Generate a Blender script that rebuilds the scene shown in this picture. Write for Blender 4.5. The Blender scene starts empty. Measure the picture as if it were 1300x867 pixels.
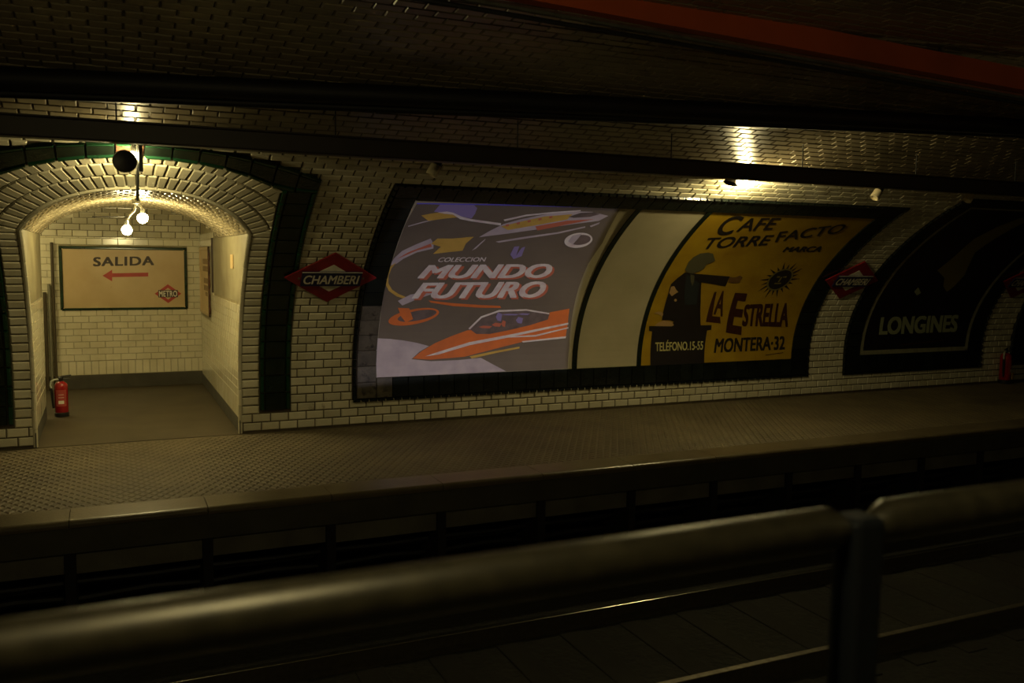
import bpy, bmesh, math, random
from mathutils import Vector, Matrix
from bisect import bisect_left
random.seed(7)
SC = bpy.context.scene
C = SC.collection
R_ = math.radians

# ------------------------------------------------------------------ camera
F_PX, IW, IH = 1130.4, 1300.0, 867.0
CAM = Vector((0.0, 0.0, 2.1))                       # eye height above the far platform
def cam_axes(yaw, pitch, roll):
    Ry = Matrix(((math.cos(yaw), -math.sin(yaw), 0), (math.sin(yaw), math.cos(yaw), 0), (0, 0, 1)))
    B = Matrix(((1, 0, 0), (0, 0, -1), (0, 1, 0)))
    Rp = Matrix(((1, 0, 0), (0, math.cos(pitch), -math.sin(pitch)), (0, math.sin(pitch), math.cos(pitch))))
    Rr = Matrix(((math.cos(roll), -math.sin(roll), 0), (math.sin(roll), math.cos(roll), 0), (0, 0, 1)))
    return Rr @ Rp @ B @ Ry
CM = cam_axes(R_(24.468), R_(5.363), R_(0.698))     # rows: right, down, forward
cd = bpy.data.cameras.new('camera')
cam = bpy.data.objects.new('camera', cd); C.objects.link(cam)
r, d, f = CM[0], CM[1], CM[2]
cam.matrix_world = Matrix(((r[0], -d[0], -f[0], CAM[0]), (r[1], -d[1], -f[1], CAM[1]), (r[2], -d[2], -f[2], CAM[2]), (0, 0, 0, 1)))
cd.sensor_width = 36.0; cd.lens = 36.0 * F_PX / IW
cd.clip_start = 0.05; cd.clip_end = 200
cd.dof.use_dof = True; cd.dof.focus_distance = 10.5; cd.dof.aperture_fstop = 2.8
SC.camera = cam

# ------------------------------------------------------------------ world, exposure
w = bpy.data.worlds.new('underground_dark'); SC.world = w; w.use_nodes = True
w.node_tree.nodes['Background'].inputs[0].default_value = (0.0, 0.0, 0.0, 1)
w.node_tree.nodes['Background'].inputs[1].default_value = 0.0
vs = SC.view_settings
vs.view_transform = 'Standard'; vs.look = 'None'; vs.gamma = 1.0; vs.use_curve_mapping = False
vs.exposure = 1.3
WARM = (1.0, 0.825, 0.38)
B_PASS, B_UP, B_RIGHT, B_COR, B_NEAR = 130.0, 420.0, 430.0, 150.0, 30.0   # emission of the bare bulbs

# ------------------------------------------------------------------ materials
MAT = {}
def mat(name, col, rough=0.5, metal=0.0, noise=None, bump=None, var=0.0, emit=None, trans=0.0, spec=0.5, coat=0.0, stain=None):
    """procedural material. noise=(scale, dark colour, amount); bump=(scale,strength); var: per-object brightness; stain=(scale,colour,threshold)"""
    m = bpy.data.materials.new(name); m.use_nodes = True
    nt = m.node_tree; N = nt.nodes; L = nt.links
    b = N['Principled BSDF']
    b.inputs['Base Color'].default_value = (*col, 1); b.inputs['Roughness'].default_value = rough
    b.inputs['Metallic'].default_value = metal; b.inputs['Specular IOR Level'].default_value = spec
    b.inputs['Transmission Weight'].default_value = trans
    b.inputs['Coat Weight'].default_value = coat
    cur = None
    geo = N.new('ShaderNodeNewGeometry')
    def mix(fac, a, bcol):
        mx = N.new('ShaderNodeMix'); mx.data_type = 'RGBA'
        L.new(fac, mx.inputs[0])
        if a is None: mx.inputs[6].default_value = (*col, 1)
        else: L.new(a, mx.inputs[6])
        mx.inputs[7].default_value = (*bcol, 1)
        return mx.outputs[2]
    if noise:
        t = N.new('ShaderNodeTexNoise'); t.inputs['Scale'].default_value = noise[0]; t.inputs['Detail'].default_value = 6
        L.new(geo.outputs['Position'], t.inputs['Vector'])
        rp = N.new('ShaderNodeMapRange'); rp.inputs[1].default_value = 0.35; rp.inputs[2].default_value = 0.75
        rp.inputs[3].default_value = 0; rp.inputs[4].default_value = noise[2]
        L.new(t.outputs[0], rp.inputs[0]); cur = mix(rp.outputs[0], cur, noise[1])
    if stain:
        t = N.new('ShaderNodeTexNoise'); t.inputs['Scale'].default_value = stain[0]; t.inputs['Detail'].default_value = 9
        t.inputs['Roughness'].default_value = 0.7
        L.new(geo.outputs['Position'], t.inputs['Vector'])
        rp = N.new('ShaderNodeMapRange'); rp.inputs[1].default_value = stain[2]; rp.inputs[2].default_value = stain[2] + 0.09
        L.new(t.outputs[0], rp.inputs[0]); cur = mix(rp.outputs[0], cur, stain[1])
    if var:
        oi = N.new('ShaderNodeObjectInfo')
        rp = N.new('ShaderNodeMapRange'); rp.inputs[3].default_value = 1 - var; rp.inputs[4].default_value = 1 + var * 0.3
        L.new(oi.outputs['Random'], rp.inputs[0])
        mx = N.new('ShaderNodeMix'); mx.data_type = 'RGBA'; mx.blend_type = 'MULTIPLY'; mx.inputs[0].default_value = 1
        if cur is None: mx.inputs[6].default_value = (*col, 1)
        else: L.new(cur, mx.inputs[6])
        L.new(rp.outputs[0], mx.inputs[7]); cur = mx.outputs[2]
    if cur is not None: L.new(cur, b.inputs['Base Color'])
    if bump:
        t = N.new('ShaderNodeTexNoise'); t.inputs['Scale'].default_value = bump[0]; t.inputs['Detail'].default_value = 5
        L.new(geo.outputs['Position'], t.inputs['Vector'])
        bp = N.new('ShaderNodeBump'); bp.inputs['Strength'].default_value = bump[1]; bp.inputs['Distance'].default_value = 0.02
        L.new(t.outputs[0], bp.inputs['Height']); L.new(bp.outputs[0], b.inputs['Normal'])
    if emit:
        b.inputs['Emission Color'].default_value = (*emit[0], 1); b.inputs['Emission Strength'].default_value = emit[1]
    MAT[name] = m
    return m

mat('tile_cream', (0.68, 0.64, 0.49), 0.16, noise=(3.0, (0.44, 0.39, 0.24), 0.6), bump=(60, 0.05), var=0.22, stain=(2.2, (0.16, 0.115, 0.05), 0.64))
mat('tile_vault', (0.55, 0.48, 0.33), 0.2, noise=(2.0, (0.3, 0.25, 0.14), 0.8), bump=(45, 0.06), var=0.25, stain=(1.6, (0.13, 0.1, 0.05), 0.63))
mat('tile_upper_dark', (0.27, 0.225, 0.145), 0.3, noise=(2.0, (0.12, 0.095, 0.055), 0.8), bump=(45, 0.06), var=0.25, stain=(1.6, (0.06, 0.045, 0.025), 0.63))  # darker tone for all vault tiles above the wall split
mat('tile_white', (0.70, 0.66, 0.50), 0.14, noise=(4.0, (0.52, 0.47, 0.30), 0.6), bump=(40, 0.03), var=0.08)
mat('grout', (0.075, 0.055, 0.03), 0.8, noise=(9, (0.03, 0.022, 0.012), 0.7), bump=(30, 0.3))
mat('grout_pale', (0.30, 0.26, 0.15), 0.7, noise=(9, (0.12, 0.09, 0.05), 0.7))
mat('tile_green', (0.010, 0.018, 0.012), 0.18, noise=(8, (0.004, 0.007, 0.005), 0.9), bump=(30, 0.12), var=0.3, stain=(7, (0.06, 0.035, 0.02), 0.67))
mat('tile_green_edge', (0.010, 0.045, 0.02), 0.2, noise=(8, (0.005, 0.018, 0.009), 0.8), var=0.3)
mat('tile_brownblack', (0.12, 0.05, 0.03), 0.25, noise=(20, (0.01, 0.008, 0.006), 0.9), var=0.3)
mat('frame_dark', (0.010, 0.014, 0.012), 0.22, noise=(6, (0.004, 0.005, 0.005), 0.9), bump=(25, 0.1), var=0.3, stain=(5, (0.05, 0.04, 0.025), 0.68))
mat('frame_worn', (0.10, 0.085, 0.06), 0.5, noise=(6, (0.03, 0.025, 0.018), 0.9), bump=(25, 0.2), stain=(9, (0.02, 0.014, 0.01), 0.55))
mat('plaster_grey', (0.30, 0.27, 0.17), 0.6, noise=(2.5, (0.18, 0.15, 0.085), 0.9), bump=(12, 0.1))
mat('plaster_panel', (0.46, 0.41, 0.29), 0.42, noise=(1.6, (0.35, 0.31, 0.205), 0.8), bump=(6, 0.08), stain=(7, (0.33, 0.27, 0.16), 0.7))
mat('platform_stone', (0.125, 0.10, 0.055), 0.6, noise=(2.0, (0.07, 0.055, 0.03), 0.9), bump=(60, 0.25), stain=(4, (0.06, 0.045, 0.025), 0.63))
mat('passage_floor', (0.075, 0.06, 0.034), 0.6, noise=(2.0, (0.045, 0.036, 0.02), 0.9), bump=(60, 0.2), stain=(5, (0.03, 0.024, 0.014), 0.66))
mat('platform_edge', (0.13, 0.105, 0.06), 0.33, noise=(5.0, (0.08, 0.06, 0.034), 0.8), bump=(40, 0.12))
mat('concrete_dark', (0.075, 0.07, 0.05), 0.85, noise=(3.0, (0.045, 0.04, 0.03), 0.9), bump=(20, 0.3))
mat('concrete_panel', (0.15, 0.14, 0.11), 0.85, noise=(3.0, (0.08, 0.072, 0.06), 0.9), bump=(20, 0.3))
mat('void_black', (0.012, 0.01, 0.012), 0.9)
mat('ballast', (0.022, 0.02, 0.017), 0.95, noise=(12, (0.008, 0.007, 0.006), 0.9), bump=(18, 1.0))
mat('rail_side', (0.05, 0.035, 0.025), 0.7, metal=0.3, noise=(20, (0.02, 0.014, 0.01), 0.8))
mat('rail_top', (0.75, 0.72, 0.64), 0.22, metal=1.0)
mat('rail_dull', (0.22, 0.19, 0.15), 0.5, metal=0.8, noise=(20, (0.1, 0.08, 0.06), 0.8))
mat('sleeper', (0.018, 0.015, 0.012), 0.95, noise=(9, (0.010, 0.008, 0.007), 0.9))
mat('trunking', (0.022, 0.013, 0.010), 0.5, noise=(4, (0.01, 0.006, 0.005), 0.8), bump=(15, 0.08))
mat('conduit_black', (0.008, 0.007, 0.010), 0.6, noise=(4, (0.004, 0.004, 0.006), 0.8))
mat('duct_orange', (0.50, 0.085, 0.018), 0.5, noise=(2, (0.30, 0.05, 0.012), 0.7), bump=(10, 0.05))
mat('steel_grey', (0.20, 0.20, 0.18), 0.38, metal=0.7, noise=(12, (0.12, 0.11, 0.09), 0.8))
mat('steel_dark', (0.03, 0.03, 0.03), 0.45, metal=0.6)
mat('handrail_steel', (0.014, 0.0125, 0.008), 0.4, metal=0.3, noise=(30, (0.04, 0.035, 0.022), 0.6))
mat('post_blue', (0.006, 0.008, 0.012), 0.45, metal=0.4)
mat('glass', (0.90, 0.93, 0.92), 0.0, trans=1.0)
mat('sign_cream', (0.56, 0.42, 0.22), 0.4, noise=(2.5, (0.44, 0.31, 0.14), 0.8), stain=(6, (0.38, 0.22, 0.08), 0.68))
mat('sign_ink', (0.035, 0.02, 0.012), 0.5)
mat('sign_red', (0.42, 0.035, 0.018), 0.45, noise=(10, (0.3, 0.02, 0.012), 0.6))
mat('enamel_red', (0.24, 0.012, 0.018), 0.3, noise=(8, (0.13, 0.008, 0.010), 0.8), stain=(11, (0.10, 0.05, 0.03), 0.7))
mat('enamel_blue', (0.018, 0.02, 0.085), 0.3, noise=(8, (0.008, 0.008, 0.02), 0.7))
mat('enamel_white', (0.78, 0.75, 0.66), 0.35, noise=(10, (0.4, 0.35, 0.25), 0.6))
mat('ochre_tile', (0.40, 0.255, 0.015), 0.4, noise=(3.0, (0.29, 0.165, 0.009), 0.9), bump=(8, 0.06), stain=(6, (0.22, 0.11, 0.01), 0.66))
mat('paint_black', (0.013, 0.010, 0.011), 0.5)
mat('paint_maroon', (0.05, 0.012, 0.008), 0.5, noise=(20, (0.02, 0.006, 0.004), 0.8))
mat('paint_grey', (0.085, 0.08, 0.045), 0.6)
mat('paint_brown', (0.14, 0.07, 0.02), 0.6)
mat('paint_bluegrey', (0.016, 0.021, 0.026), 0.6)
mat('paint_skin', (0.40, 0.25, 0.11), 0.6)
mat('paint_paleyellow', (0.55, 0.50, 0.22), 0.5)
mat('paint_olive', (0.17, 0.14, 0.03), 0.6)
mat('paint_greygreen', (0.30, 0.33, 0.20), 0.6)
mat('poster_black', (0.010, 0.008, 0.013), 0.38)
mat('border_pale', (0.30, 0.29, 0.20), 0.4, noise=(9, (0.16, 0.15, 0.1), 0.8))
mat('proj_ground', (0.185, 0.15, 0.115), 0.7, noise=(1.5, (0.14, 0.11, 0.085), 0.8))
mat('proj_orange', (0.80, 0.20, 0.045), 0.7, noise=(5, (0.6, 0.16, 0.05), 0.7))
mat('proj_yellow', (0.70, 0.46, 0.10), 0.7, noise=(6, (0.5, 0.3, 0.06), 0.7))
mat('proj_white', (0.85, 0.80, 0.78), 0.7, noise=(9, (0.62, 0.45, 0.48), 0.7))
mat('proj_lilac', (0.62, 0.54, 0.58), 0.7, noise=(4, (0.42, 0.35, 0.42), 0.9))
mat('proj_violet', (0.30, 0.24, 0.52), 0.7)
mat('proj_blue', (0.16, 0.14, 0.85), 0.7)
mat('proj_red', (0.60, 0.17, 0.10), 0.7)
mat('proj_dark', (0.13, 0.10, 0.095), 0.7, noise=(8, (0.25, 0.18, 0.17), 0.7))
mat('ext_red', (0.26, 0.008, 0.010), 0.25, coat=0.4)
mat('ext_black', (0.012, 0.012, 0.012), 0.4)
mat('ext_label', (0.34, 0.05, 0.04), 0.4)
mat('tag_yellow', (0.62, 0.36, 0.05), 0.5)
mat('hose_pale', (0.42, 0.45, 0.38), 0.4)
mat('speaker_black', (0.010, 0.010, 0.011), 0.4)
mat('spot_cream', (0.62, 0.54, 0.36), 0.4)
for _n, _e in (('bulb_passage', B_PASS), ('bulb_upper', B_UP), ('bulb_right', B_RIGHT), ('bulb_corridor', B_COR), ('bulb_near', B_NEAR), ('bulb_near_bright', B_NEAR * 8.5)):
    mat(_n, (1, 1, 1), 0.3, emit=(WARM, _e))
mat('conduit_grey', (0.20, 0.19, 0.13), 0.5)
mat('conduit_brown', (0.06, 0.045, 0.02), 0.6)
mat('near_wall', (0.45, 0.40, 0.27), 0.3, noise=(2, (0.3, 0.26, 0.16), 0.8))

# ------------------------------------------------------------------ mesh helpers
def link(name, me, material, parent=None):
    o = bpy.data.objects.new(name, me); C.objects.link(o)
    if material and not me.materials: me.materials.append(MAT[material])
    if parent is not None: o.parent = parent
    return o
def tag(o, label=None, cat=None, group=None, kind=None):
    if label: o['label'] = label
    if cat: o['category'] = cat
    if group: o['group'] = group
    if kind: o['kind'] = kind
    return o
def empty(name, loc):
    o = bpy.data.objects.new(name, None); C.objects.link(o); o.location = loc; o.empty_display_size = 0.1
    return o
def pmesh(name, verts, faces, material, parent=None, smooth=False, center=True):
    """mesh object from world coordinates; its origin moved to the centre (relative to a parent that only translates)"""
    vs_ = [Vector(v) for v in verts]
    c = Vector((0, 0, 0))
    if center:
        lo = Vector((min(v[i] for v in vs_) for i in range(3))); hi = Vector((max(v[i] for v in vs_) for i in range(3)))
        c = (lo + hi) / 2
    me = bpy.data.meshes.new(name); me.from_pydata([v - c for v in vs_], [], faces); me.update()
    if smooth:
        for p in me.polygons: p.use_smooth = True
    o = link(name, me, material, parent)
    off = parent.location if parent is not None else Vector((0, 0, 0))
    o.location = c - Vector(off)
    return o
class MB:
    def __init__(s): s.v = []; s.f = []
    def add(s, verts, faces):
        n = len(s.v); s.v += [tuple(v) for v in verts]; s.f += [tuple(i + n for i in f) for f in faces]
    def box(s, lo, hi):
        x0, y0, z0 = lo; x1, y1, z1 = hi
        s.add([(x0,y0,z0),(x1,y0,z0),(x1,y1,z0),(x0,y1,z0),(x0,y0,z1),(x1,y0,z1),(x1,y1,z1),(x0,y1,z1)],
              [(0,3,2,1),(4,5,6,7),(0,1,5,4),(1,2,6,5),(2,3,7,6),(3,0,4,7)])
    def bbox(s, lo, hi, b=0.01):
        """box with chamfered edges"""
        bm = bmesh.new(); bmesh.ops.create_cube(bm, size=1)
        for v in bm.verts: v.co = Vector([lo[i] + (v.co[i] + .5) * (hi[i] - lo[i]) for i in range(3)])
        bmesh.ops.bevel(bm, geom=bm.edges[:], offset=b, segments=2, profile=.5, affect='EDGES')
        bm.verts.index_update()
        s.add([v.co[:] for v in bm.verts], [[v.index for v in f.verts] for f in bm.faces]); bm.free()
    def tube(s, pts, rad, n=10, cap=True):
        pts = [Vector(p) for p in pts]; rads = rad if isinstance(rad, (list, tuple)) else [rad] * len(pts)
        rings = []; prev = None
        for i, p in enumerate(pts):
            t = (pts[min(i + 1, len(pts) - 1)] - pts[max(i - 1, 0)]).normalized()
            if prev is None:
                a = Vector((0, 0, 1)) if abs(t.z) < .9 else Vector((1, 0, 0))
                u = t.cross(a).normalized()
            else: u = (prev - t * prev.dot(t)).normalized()
            prev = u; vv = t.cross(u)
            rings.append([p + (u * math.cos(2 * math.pi * k / n) + vv * math.sin(2 * math.pi * k / n)) * rads[i] for k in range(n)])
        base = len(s.v)
        for rg in rings: s.v += [tuple(q) for q in rg]
        for i in range(len(rings) - 1):
            for k in range(n):
                k2 = (k + 1) % n
                s.f.append((base + i*n + k, base + i*n + k2, base + (i+1)*n + k2, base + (i+1)*n + k))
        if cap:
            s.f.append(tuple(base + k for k in range(n))[::-1]); s.f.append(tuple(base + (len(rings)-1)*n + k for k in range(n)))
    def lathe(s, prof, c, n=24, axis=None):
        """prof: (radius, height) from bottom to top around a vertical (or given) axis through c"""
        ax = Vector(axis).normalized() if axis else Vector((0, 0, 1))
        a = Vector((1, 0, 0)) if abs(ax.x) < .9 else Vector((0, 1, 0))
        u = ax.cross(a).normalized(); vv = ax.cross(u); c = Vector(c)
        base = len(s.v)
        for rr, h in prof:
            for k in range(n):
                an = 2 * math.pi * k / n
                s.v.append(tuple(c + ax * h + (u * math.cos(an) + vv * math.sin(an)) * max(rr, 1e-4)))
        for i in range(len(prof) - 1):
            for k in range(n):
                k2 = (k + 1) % n
                s.f.append((base + i*n + k, base + i*n + k2, base + (i+1)*n + k2, base + (i+1)*n + k))
        s.f.append(tuple(base + k for k in range(n))[::-1]); s.f.append(tuple(base + (len(prof)-1)*n + k for k in range(n)))
    def build(s, name, material, parent=None, smooth=False, center=True):
        o = pmesh(name, s.v, s.f, material, parent, smooth, center)
        return o
def under(o, part):
    """make o a piece of another part of the same thing"""
    o.parent = part; o.location = Vector(o.location) - Vector(part.location)
    return o
def smooth_by_angle(o, deg=40):
    me = o.data
    for p in me.polygons: p.use_smooth = True
    try: me.set_sharp_from_angle(angle=R_(deg))
    except Exception: pass
    return o

# ------------------------------------------------------------------ the vault: x along the tunnel, s up along the wall
YC, VA, ZC, VB = 4.5, 6.25, 0.6, 3.2               # elliptical vault springing 0.6 m above the platform
_tab = [(0.0, YC + VA, 0.0), (ZC, YC + VA, ZC)]
_n = 3000; _s = ZC
for i in range(1, _n + 1):
    t0 = math.pi * (i - 1) / _n; t1 = math.pi * i / _n
    p0 = (YC + VA * math.cos(t0), ZC + VB * math.sin(t0)); p1 = (YC + VA * math.cos(t1), ZC + VB * math.sin(t1))
    _s += math.hypot(p1[0] - p0[0], p1[1] - p0[1]); _tab.append((_s, *p1))
_ss = [t[0] for t in _tab]; S_MAX = _s
S_APEX = _tab[2 + _n // 2][0]
def prof(s):
    if s <= 0: return YC + VA, s
    i = min(max(bisect_left(_ss, s), 1), len(_ss) - 1)
    a, b = _tab[i - 1], _tab[i]; k = (s - a[0]) / (b[0] - a[0])
    return a[1] + (b[1] - a[1]) * k, a[2] + (b[2] - a[2]) * k
def tang(s):
    a = prof(max(s - .004, 0)); b = prof(min(s + .004, S_MAX))
    l = math.hypot(b[0] - a[0], b[1] - a[1]) or 1
    return (b[0] - a[0]) / l, (b[1] - a[1]) / l
def surf(x, s, h=0.0):
    y, z = prof(s); ty, tz = tang(s)
    return Vector((x, y - tz * h, z + ty * h))     # inward normal = X cross T = (0,-tz,ty)
def s_of_z(z):
    if z <= ZC: return z
    lo, hi = ZC, S_APEX
    for _ in range(40):
        m = (lo + hi) / 2
        if prof(m)[1] < z: lo = m
        else: hi = m
    return lo
def ray(u, v):
    c = Vector(((u - IW / 2) / F_PX, (v - IH / 2) / F_PX, 1.0))
    return CM.transposed() @ c
def px(u, v):
    """photo pixel -> (x, s) on the vault"""
    dd = ray(u, v)
    oy, oz = CAM.y - YC, CAM.z - ZC
    A = (dd.y / VA) ** 2 + (dd.z / VB) ** 2; B = 2 * (oy * dd.y / VA ** 2 + oz * dd.z / VB ** 2); Cc = (oy / VA) ** 2 + (oz / VB) ** 2 - 1
    t = (-B + math.sqrt(B * B - 4 * A * Cc)) / (2 * A)
    P = CAM + dd * t
    if P.z < ZC:
        P = CAM + dd * ((YC + VA) / dd.y); return P.x, P.z
    return P.x, s_of_z(P.z)
def project(P):
    c = CM @ (Vector(P) - CAM)
    if c.z < .1: return None
    return IW / 2 + F_PX * c.x / c.z, IH / 2 + F_PX * c.y / c.z

# ---- polygon helpers in the unrolled wall
def clip(poly, a, b, c):
    """keep a*x + b*s <= c"""
    out = []
    for i in range(len(poly)):
        p, q = poly[i], poly[(i + 1) % len(poly)]
        fp = a * p[0] + b * p[1] - c; fq = a * q[0] + b * q[1] - c
        if fp <= 0: out.append(p)
        if fp * fq < 0:
            k = fp / (fp - fq); out.append((p[0] + (q[0] - p[0]) * k, p[1] + (q[1] - p[1]) * k))
    return out
def area(poly): return 0.5 * sum(poly[i][0] * poly[(i+1) % len(poly)][1] - poly[(i+1) % len(poly)][0] * poly[i][1] for i in range(len(poly)))
def inset(poly, d):
    n = len(poly); out = []
    for i in range(n):
        p0, p1, p2 = Vector(poly[i - 1]), Vector(poly[i]), Vector(poly[(i + 1) % n])
        e1 = (p1 - p0); e2 = (p2 - p1)
        if e1.length < 1e-6 or e2.length < 1e-6: out.append(tuple(p1)); continue
        e1.normalize(); e2.normalize()
        n1 = Vector((-e1.y, e1.x)); n2 = Vector((-e2.y, e2.x)); m = n1 + n2
        if m.length < 1e-6: m = n1
        m.normalize(); k = d / max(m.dot(n1), .35)
        out.append(tuple(p1 + m * k))
    return out
def pillow(poly, fn, gap=0.004, bev=0.012, h0=0.0, h1=0.014):
    """bevelled glazed tile over a convex polygon, mapped by fn(u, v, h)"""
    if area(poly) < 0: poly = poly[::-1]
    a = inset(poly, gap)
    if area(a) < 4e-4: return None
    b = inset(a, bev)
    if area(b) <= 1e-4 or area(b) > area(a):
        c = Vector((sum(p[0] for p in a) / len(a), sum(p[1] for p in a) / len(a)))
        b = [tuple(Vector(p).lerp(c, .4)) for p in a]
    n = len(a)
    v = [fn(p[0], p[1], h0) for p in a] + [fn(p[0], p[1], h1) for p in b]
    f = [(i, (i + 1) % n, n + (i + 1) % n, n + i) for i in range(n)] + [tuple(range(n, 2 * n))]
    return v, f
class TileSet:
    """collects tiles; the largest in the photo become parts, the rest one joined part"""
    def __init__(s, name, material, parent, limit=300, field=None):
        s.items = []; s.name = name; s.mat = material; s.par = parent; s.limit = limit; s.field = field or name + '_field'
    def add(s, poly, fn, shared=None, **kw):
        r_ = pillow(poly, fn, **kw)
        if not r_: return
        v, f = r_
        pp = [project(q) for q in v]
        sz = 0
        if all(pp):
            us = [p[0] for p in pp]; vv = [p[1] for p in pp]
            if max(us) > 0 and min(us) < IW and max(vv) > 0 and min(vv) < IH: sz = (max(us) - min(us)) * (max(vv) - min(vv))
        s.items.append((sz, v, f, shared))
    def build(s):
        s.items.sort(key=lambda t: -t[0])
        cache = {}
        rest = MB()
        for i, (sz, v, f, shared) in enumerate(s.items):
            if i < s.limit and sz > 25:
                if shared:
                    key, M = shared
                    if key not in cache:
                        inv = M.inverted(); me = bpy.data.meshes.new(s.name)
                        me.from_pydata([inv @ Vector(q) for q in v], [], f); me.update(); me.materials.append(MAT[s.mat]); cache[key] = me
                    o = bpy.data.objects.new(s.name, cache[key]); C.objects.link(o); o.parent = s.par
                    o.matrix_world = M; o.matrix_basis = M
                else: pmesh(s.name, v, f, s.mat, s.par)
            else: rest.add(v, f)
        if rest.v:
            o = rest.build(s.field, s.mat, s.par, center=False); o['kind'] = 'stuff'
def wall_matrix(x, s, roll=0):
    P = surf(x, s); ty, tz = tang(s)
    return Matrix(((1, 0, 0, P.x), (0, ty, -tz, P.y), (0, tz, ty, P.z), (0, 0, 0, 1)))
def sheet(poly, h, slice_=0.09, fn=surf):
    """thin painted shape following the vault: polygon(s) in (x,s), sliced so that it bends"""
    bm = bmesh.new()
    bm.faces.new([bm.verts.new((p[0], p[1], 0)) for p in poly])
    return bend(bm, h, slice_, fn)
def bend(bm, h, slice_=0.09, fn=surf):
    lo = min(v.co.y for v in bm.verts); hi = max(v.co.y for v in bm.verts)
    k = math.ceil((lo + 1e-5) / slice_)
    bmesh.ops.triangulate(bm, faces=bm.faces[:])
    while k * slice_ < hi - 1e-5:
        bmesh.ops.bisect_plane(bm, geom=bm.verts[:] + bm.edges[:] + bm.faces[:], dist=1e-6, plane_co=(0, k * slice_, 0), plane_no=(0, 1, 0)); k += 1
    bmesh.ops.recalc_face_normals(bm, faces=bm.faces[:])
    bm.verts.index_update(); bm.normal_update()
    v = [fn(p.co.x, p.co.y, h + p.co.z) for p in bm.verts]
    f = []
    for fc in bm.faces:
        ids = [q.index for q in fc.verts]
        f.append(ids if fc.normal.z > 0 else ids[::-1])
    bm.free()
    return v, f
_txt = {}
def text_poly(body, bold=0.0, shear=0.0, space=1.0):
    """text as triangles, normalised to the unit square: list of verts, faces, aspect"""
    key = (body, bold, shear, space)
    if key in _txt: return _txt[key]
    cu = bpy.data.curves.new('lettering', 'FONT'); cu.body = body; cu.size = 1; cu.shear = shear; cu.space_character = space
    cu.resolution_u = 4
    ob = bpy.data.objects.new('lettering', cu); C.objects.link(ob)
    dg = bpy.context.evaluated_depsgraph_get(); dg.update()
    me = bpy.data.meshes.new_from_object(ob.evaluated_get(dg))
    v0 = [q.co.copy() for q in me.vertices]; f0 = [tuple(p.vertices) for p in me.polygons]
    v, f = [], []                                   # heavier strokes: shifted copies of the same outline
    for k, (dx, dy) in enumerate(((0, 0),) if not bold else ((-bold, -bold * .6), (bold, -bold * .6), (-bold, bold * .6), (bold, bold * .6), (0, 0))):
        n0 = len(v); v += [Vector((q.x + dx, q.y + dy, k * .0004)) for q in v0]; f += [tuple(i + n0 for i in p) for p in f0]
    bpy.data.objects.remove(ob); bpy.data.curves.remove(cu); bpy.data.meshes.remove(me)
    x0 = min(q.x for q in v); x1 = max(q.x for q in v); y0 = min(q.y for q in v); y1 = max(q.y for q in v)
    _txt[key] = ([((q.x - x0) / (x1 - x0), (q.y - y0) / (y1 - y0), q.z) for q in v], f, (x1 - x0) / (y1 - y0))
    return _txt[key]
def quadmap(q, u, v):
    """q = tl, tr, br, bl"""
    tl, tr, br, bl = [Vector(p) for p in q]
    return (bl.lerp(br, u)).lerp(tl.lerp(tr, u), v)
def text_on_vault(body, quad, h, name, material, parent, bold=0.0, shear=0.0, space=1.0, pix=True):
    q = [px(*p) for p in quad] if pix else quad
    v, f, _ = text_poly(body, bold, shear, space)
    bm = bmesh.new(); bv = [bm.verts.new((*quadmap(q, a, b), c)) for a, b, c in v]
    for t in f:
        try: bm.faces.new([bv[i] for i in t])
        except ValueError: pass
    vv, ff = bend(bm, h, 0.12)
    return pmesh(name, vv, ff, material, parent)
def shape_px(pts, h, name, material, parent):
    v, f = sheet([px(*p) for p in pts], h)
    return pmesh(name, v, f, material, parent)
def shape_xs(pts, h, name, material, parent):
    v, f = sheet(pts, h)
    return pmesh(name, v, f, material, parent)

# ------------------------------------------------------------------ key dimensions
X0, X1 = -8.0, 30.0
PX0, PX1, PXC = -0.75, 1.385, 0.3175               # passage opening
Z_SPR, Z_CROWN = 2.32, 2.72                        # arch of the passage
S_SPR, S_CRN = s_of_z(Z_SPR), s_of_z(Z_CROWN)
hw = (PX1 - PX0) / 2
RI = (hw * hw + (S_CRN - S_SPR) ** 2) / (2 * (S_CRN - S_SPR)); SI = S_CRN - RI       # intrados circle in the unrolled wall
def s_in(x):
    dx = x - PXC
    return SI + math.sqrt(max(RI * RI - dx * dx, 0)) if abs(dx) <= hw else 0
GX0, GX1 = -0.945, 1.61                            # inside of the green band
GO0, GO1 = -1.31, 1.97                             # outside
GXC = 0.33
def arc_s(zapex, zcorner, half):
    sa, sc_ = s_of_z(zapex), s_of_z(zcorner)
    r_ = (half * half + (sa - sc_) ** 2) / (2 * (sa - sc_))
    return lambda x: sa - r_ + math.sqrt(max(r_ * r_ - (x - GXC) ** 2, 0))
s_gin = arc_s(2.965, 2.741, 1.28)
s_gout = arc_s(3.065, 2.86, 1.64)
Y_THROAT, Y_BACK = 12.6, 15.2
S_SPLIT = s_of_z(3.12)
YB = YC + VA

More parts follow.
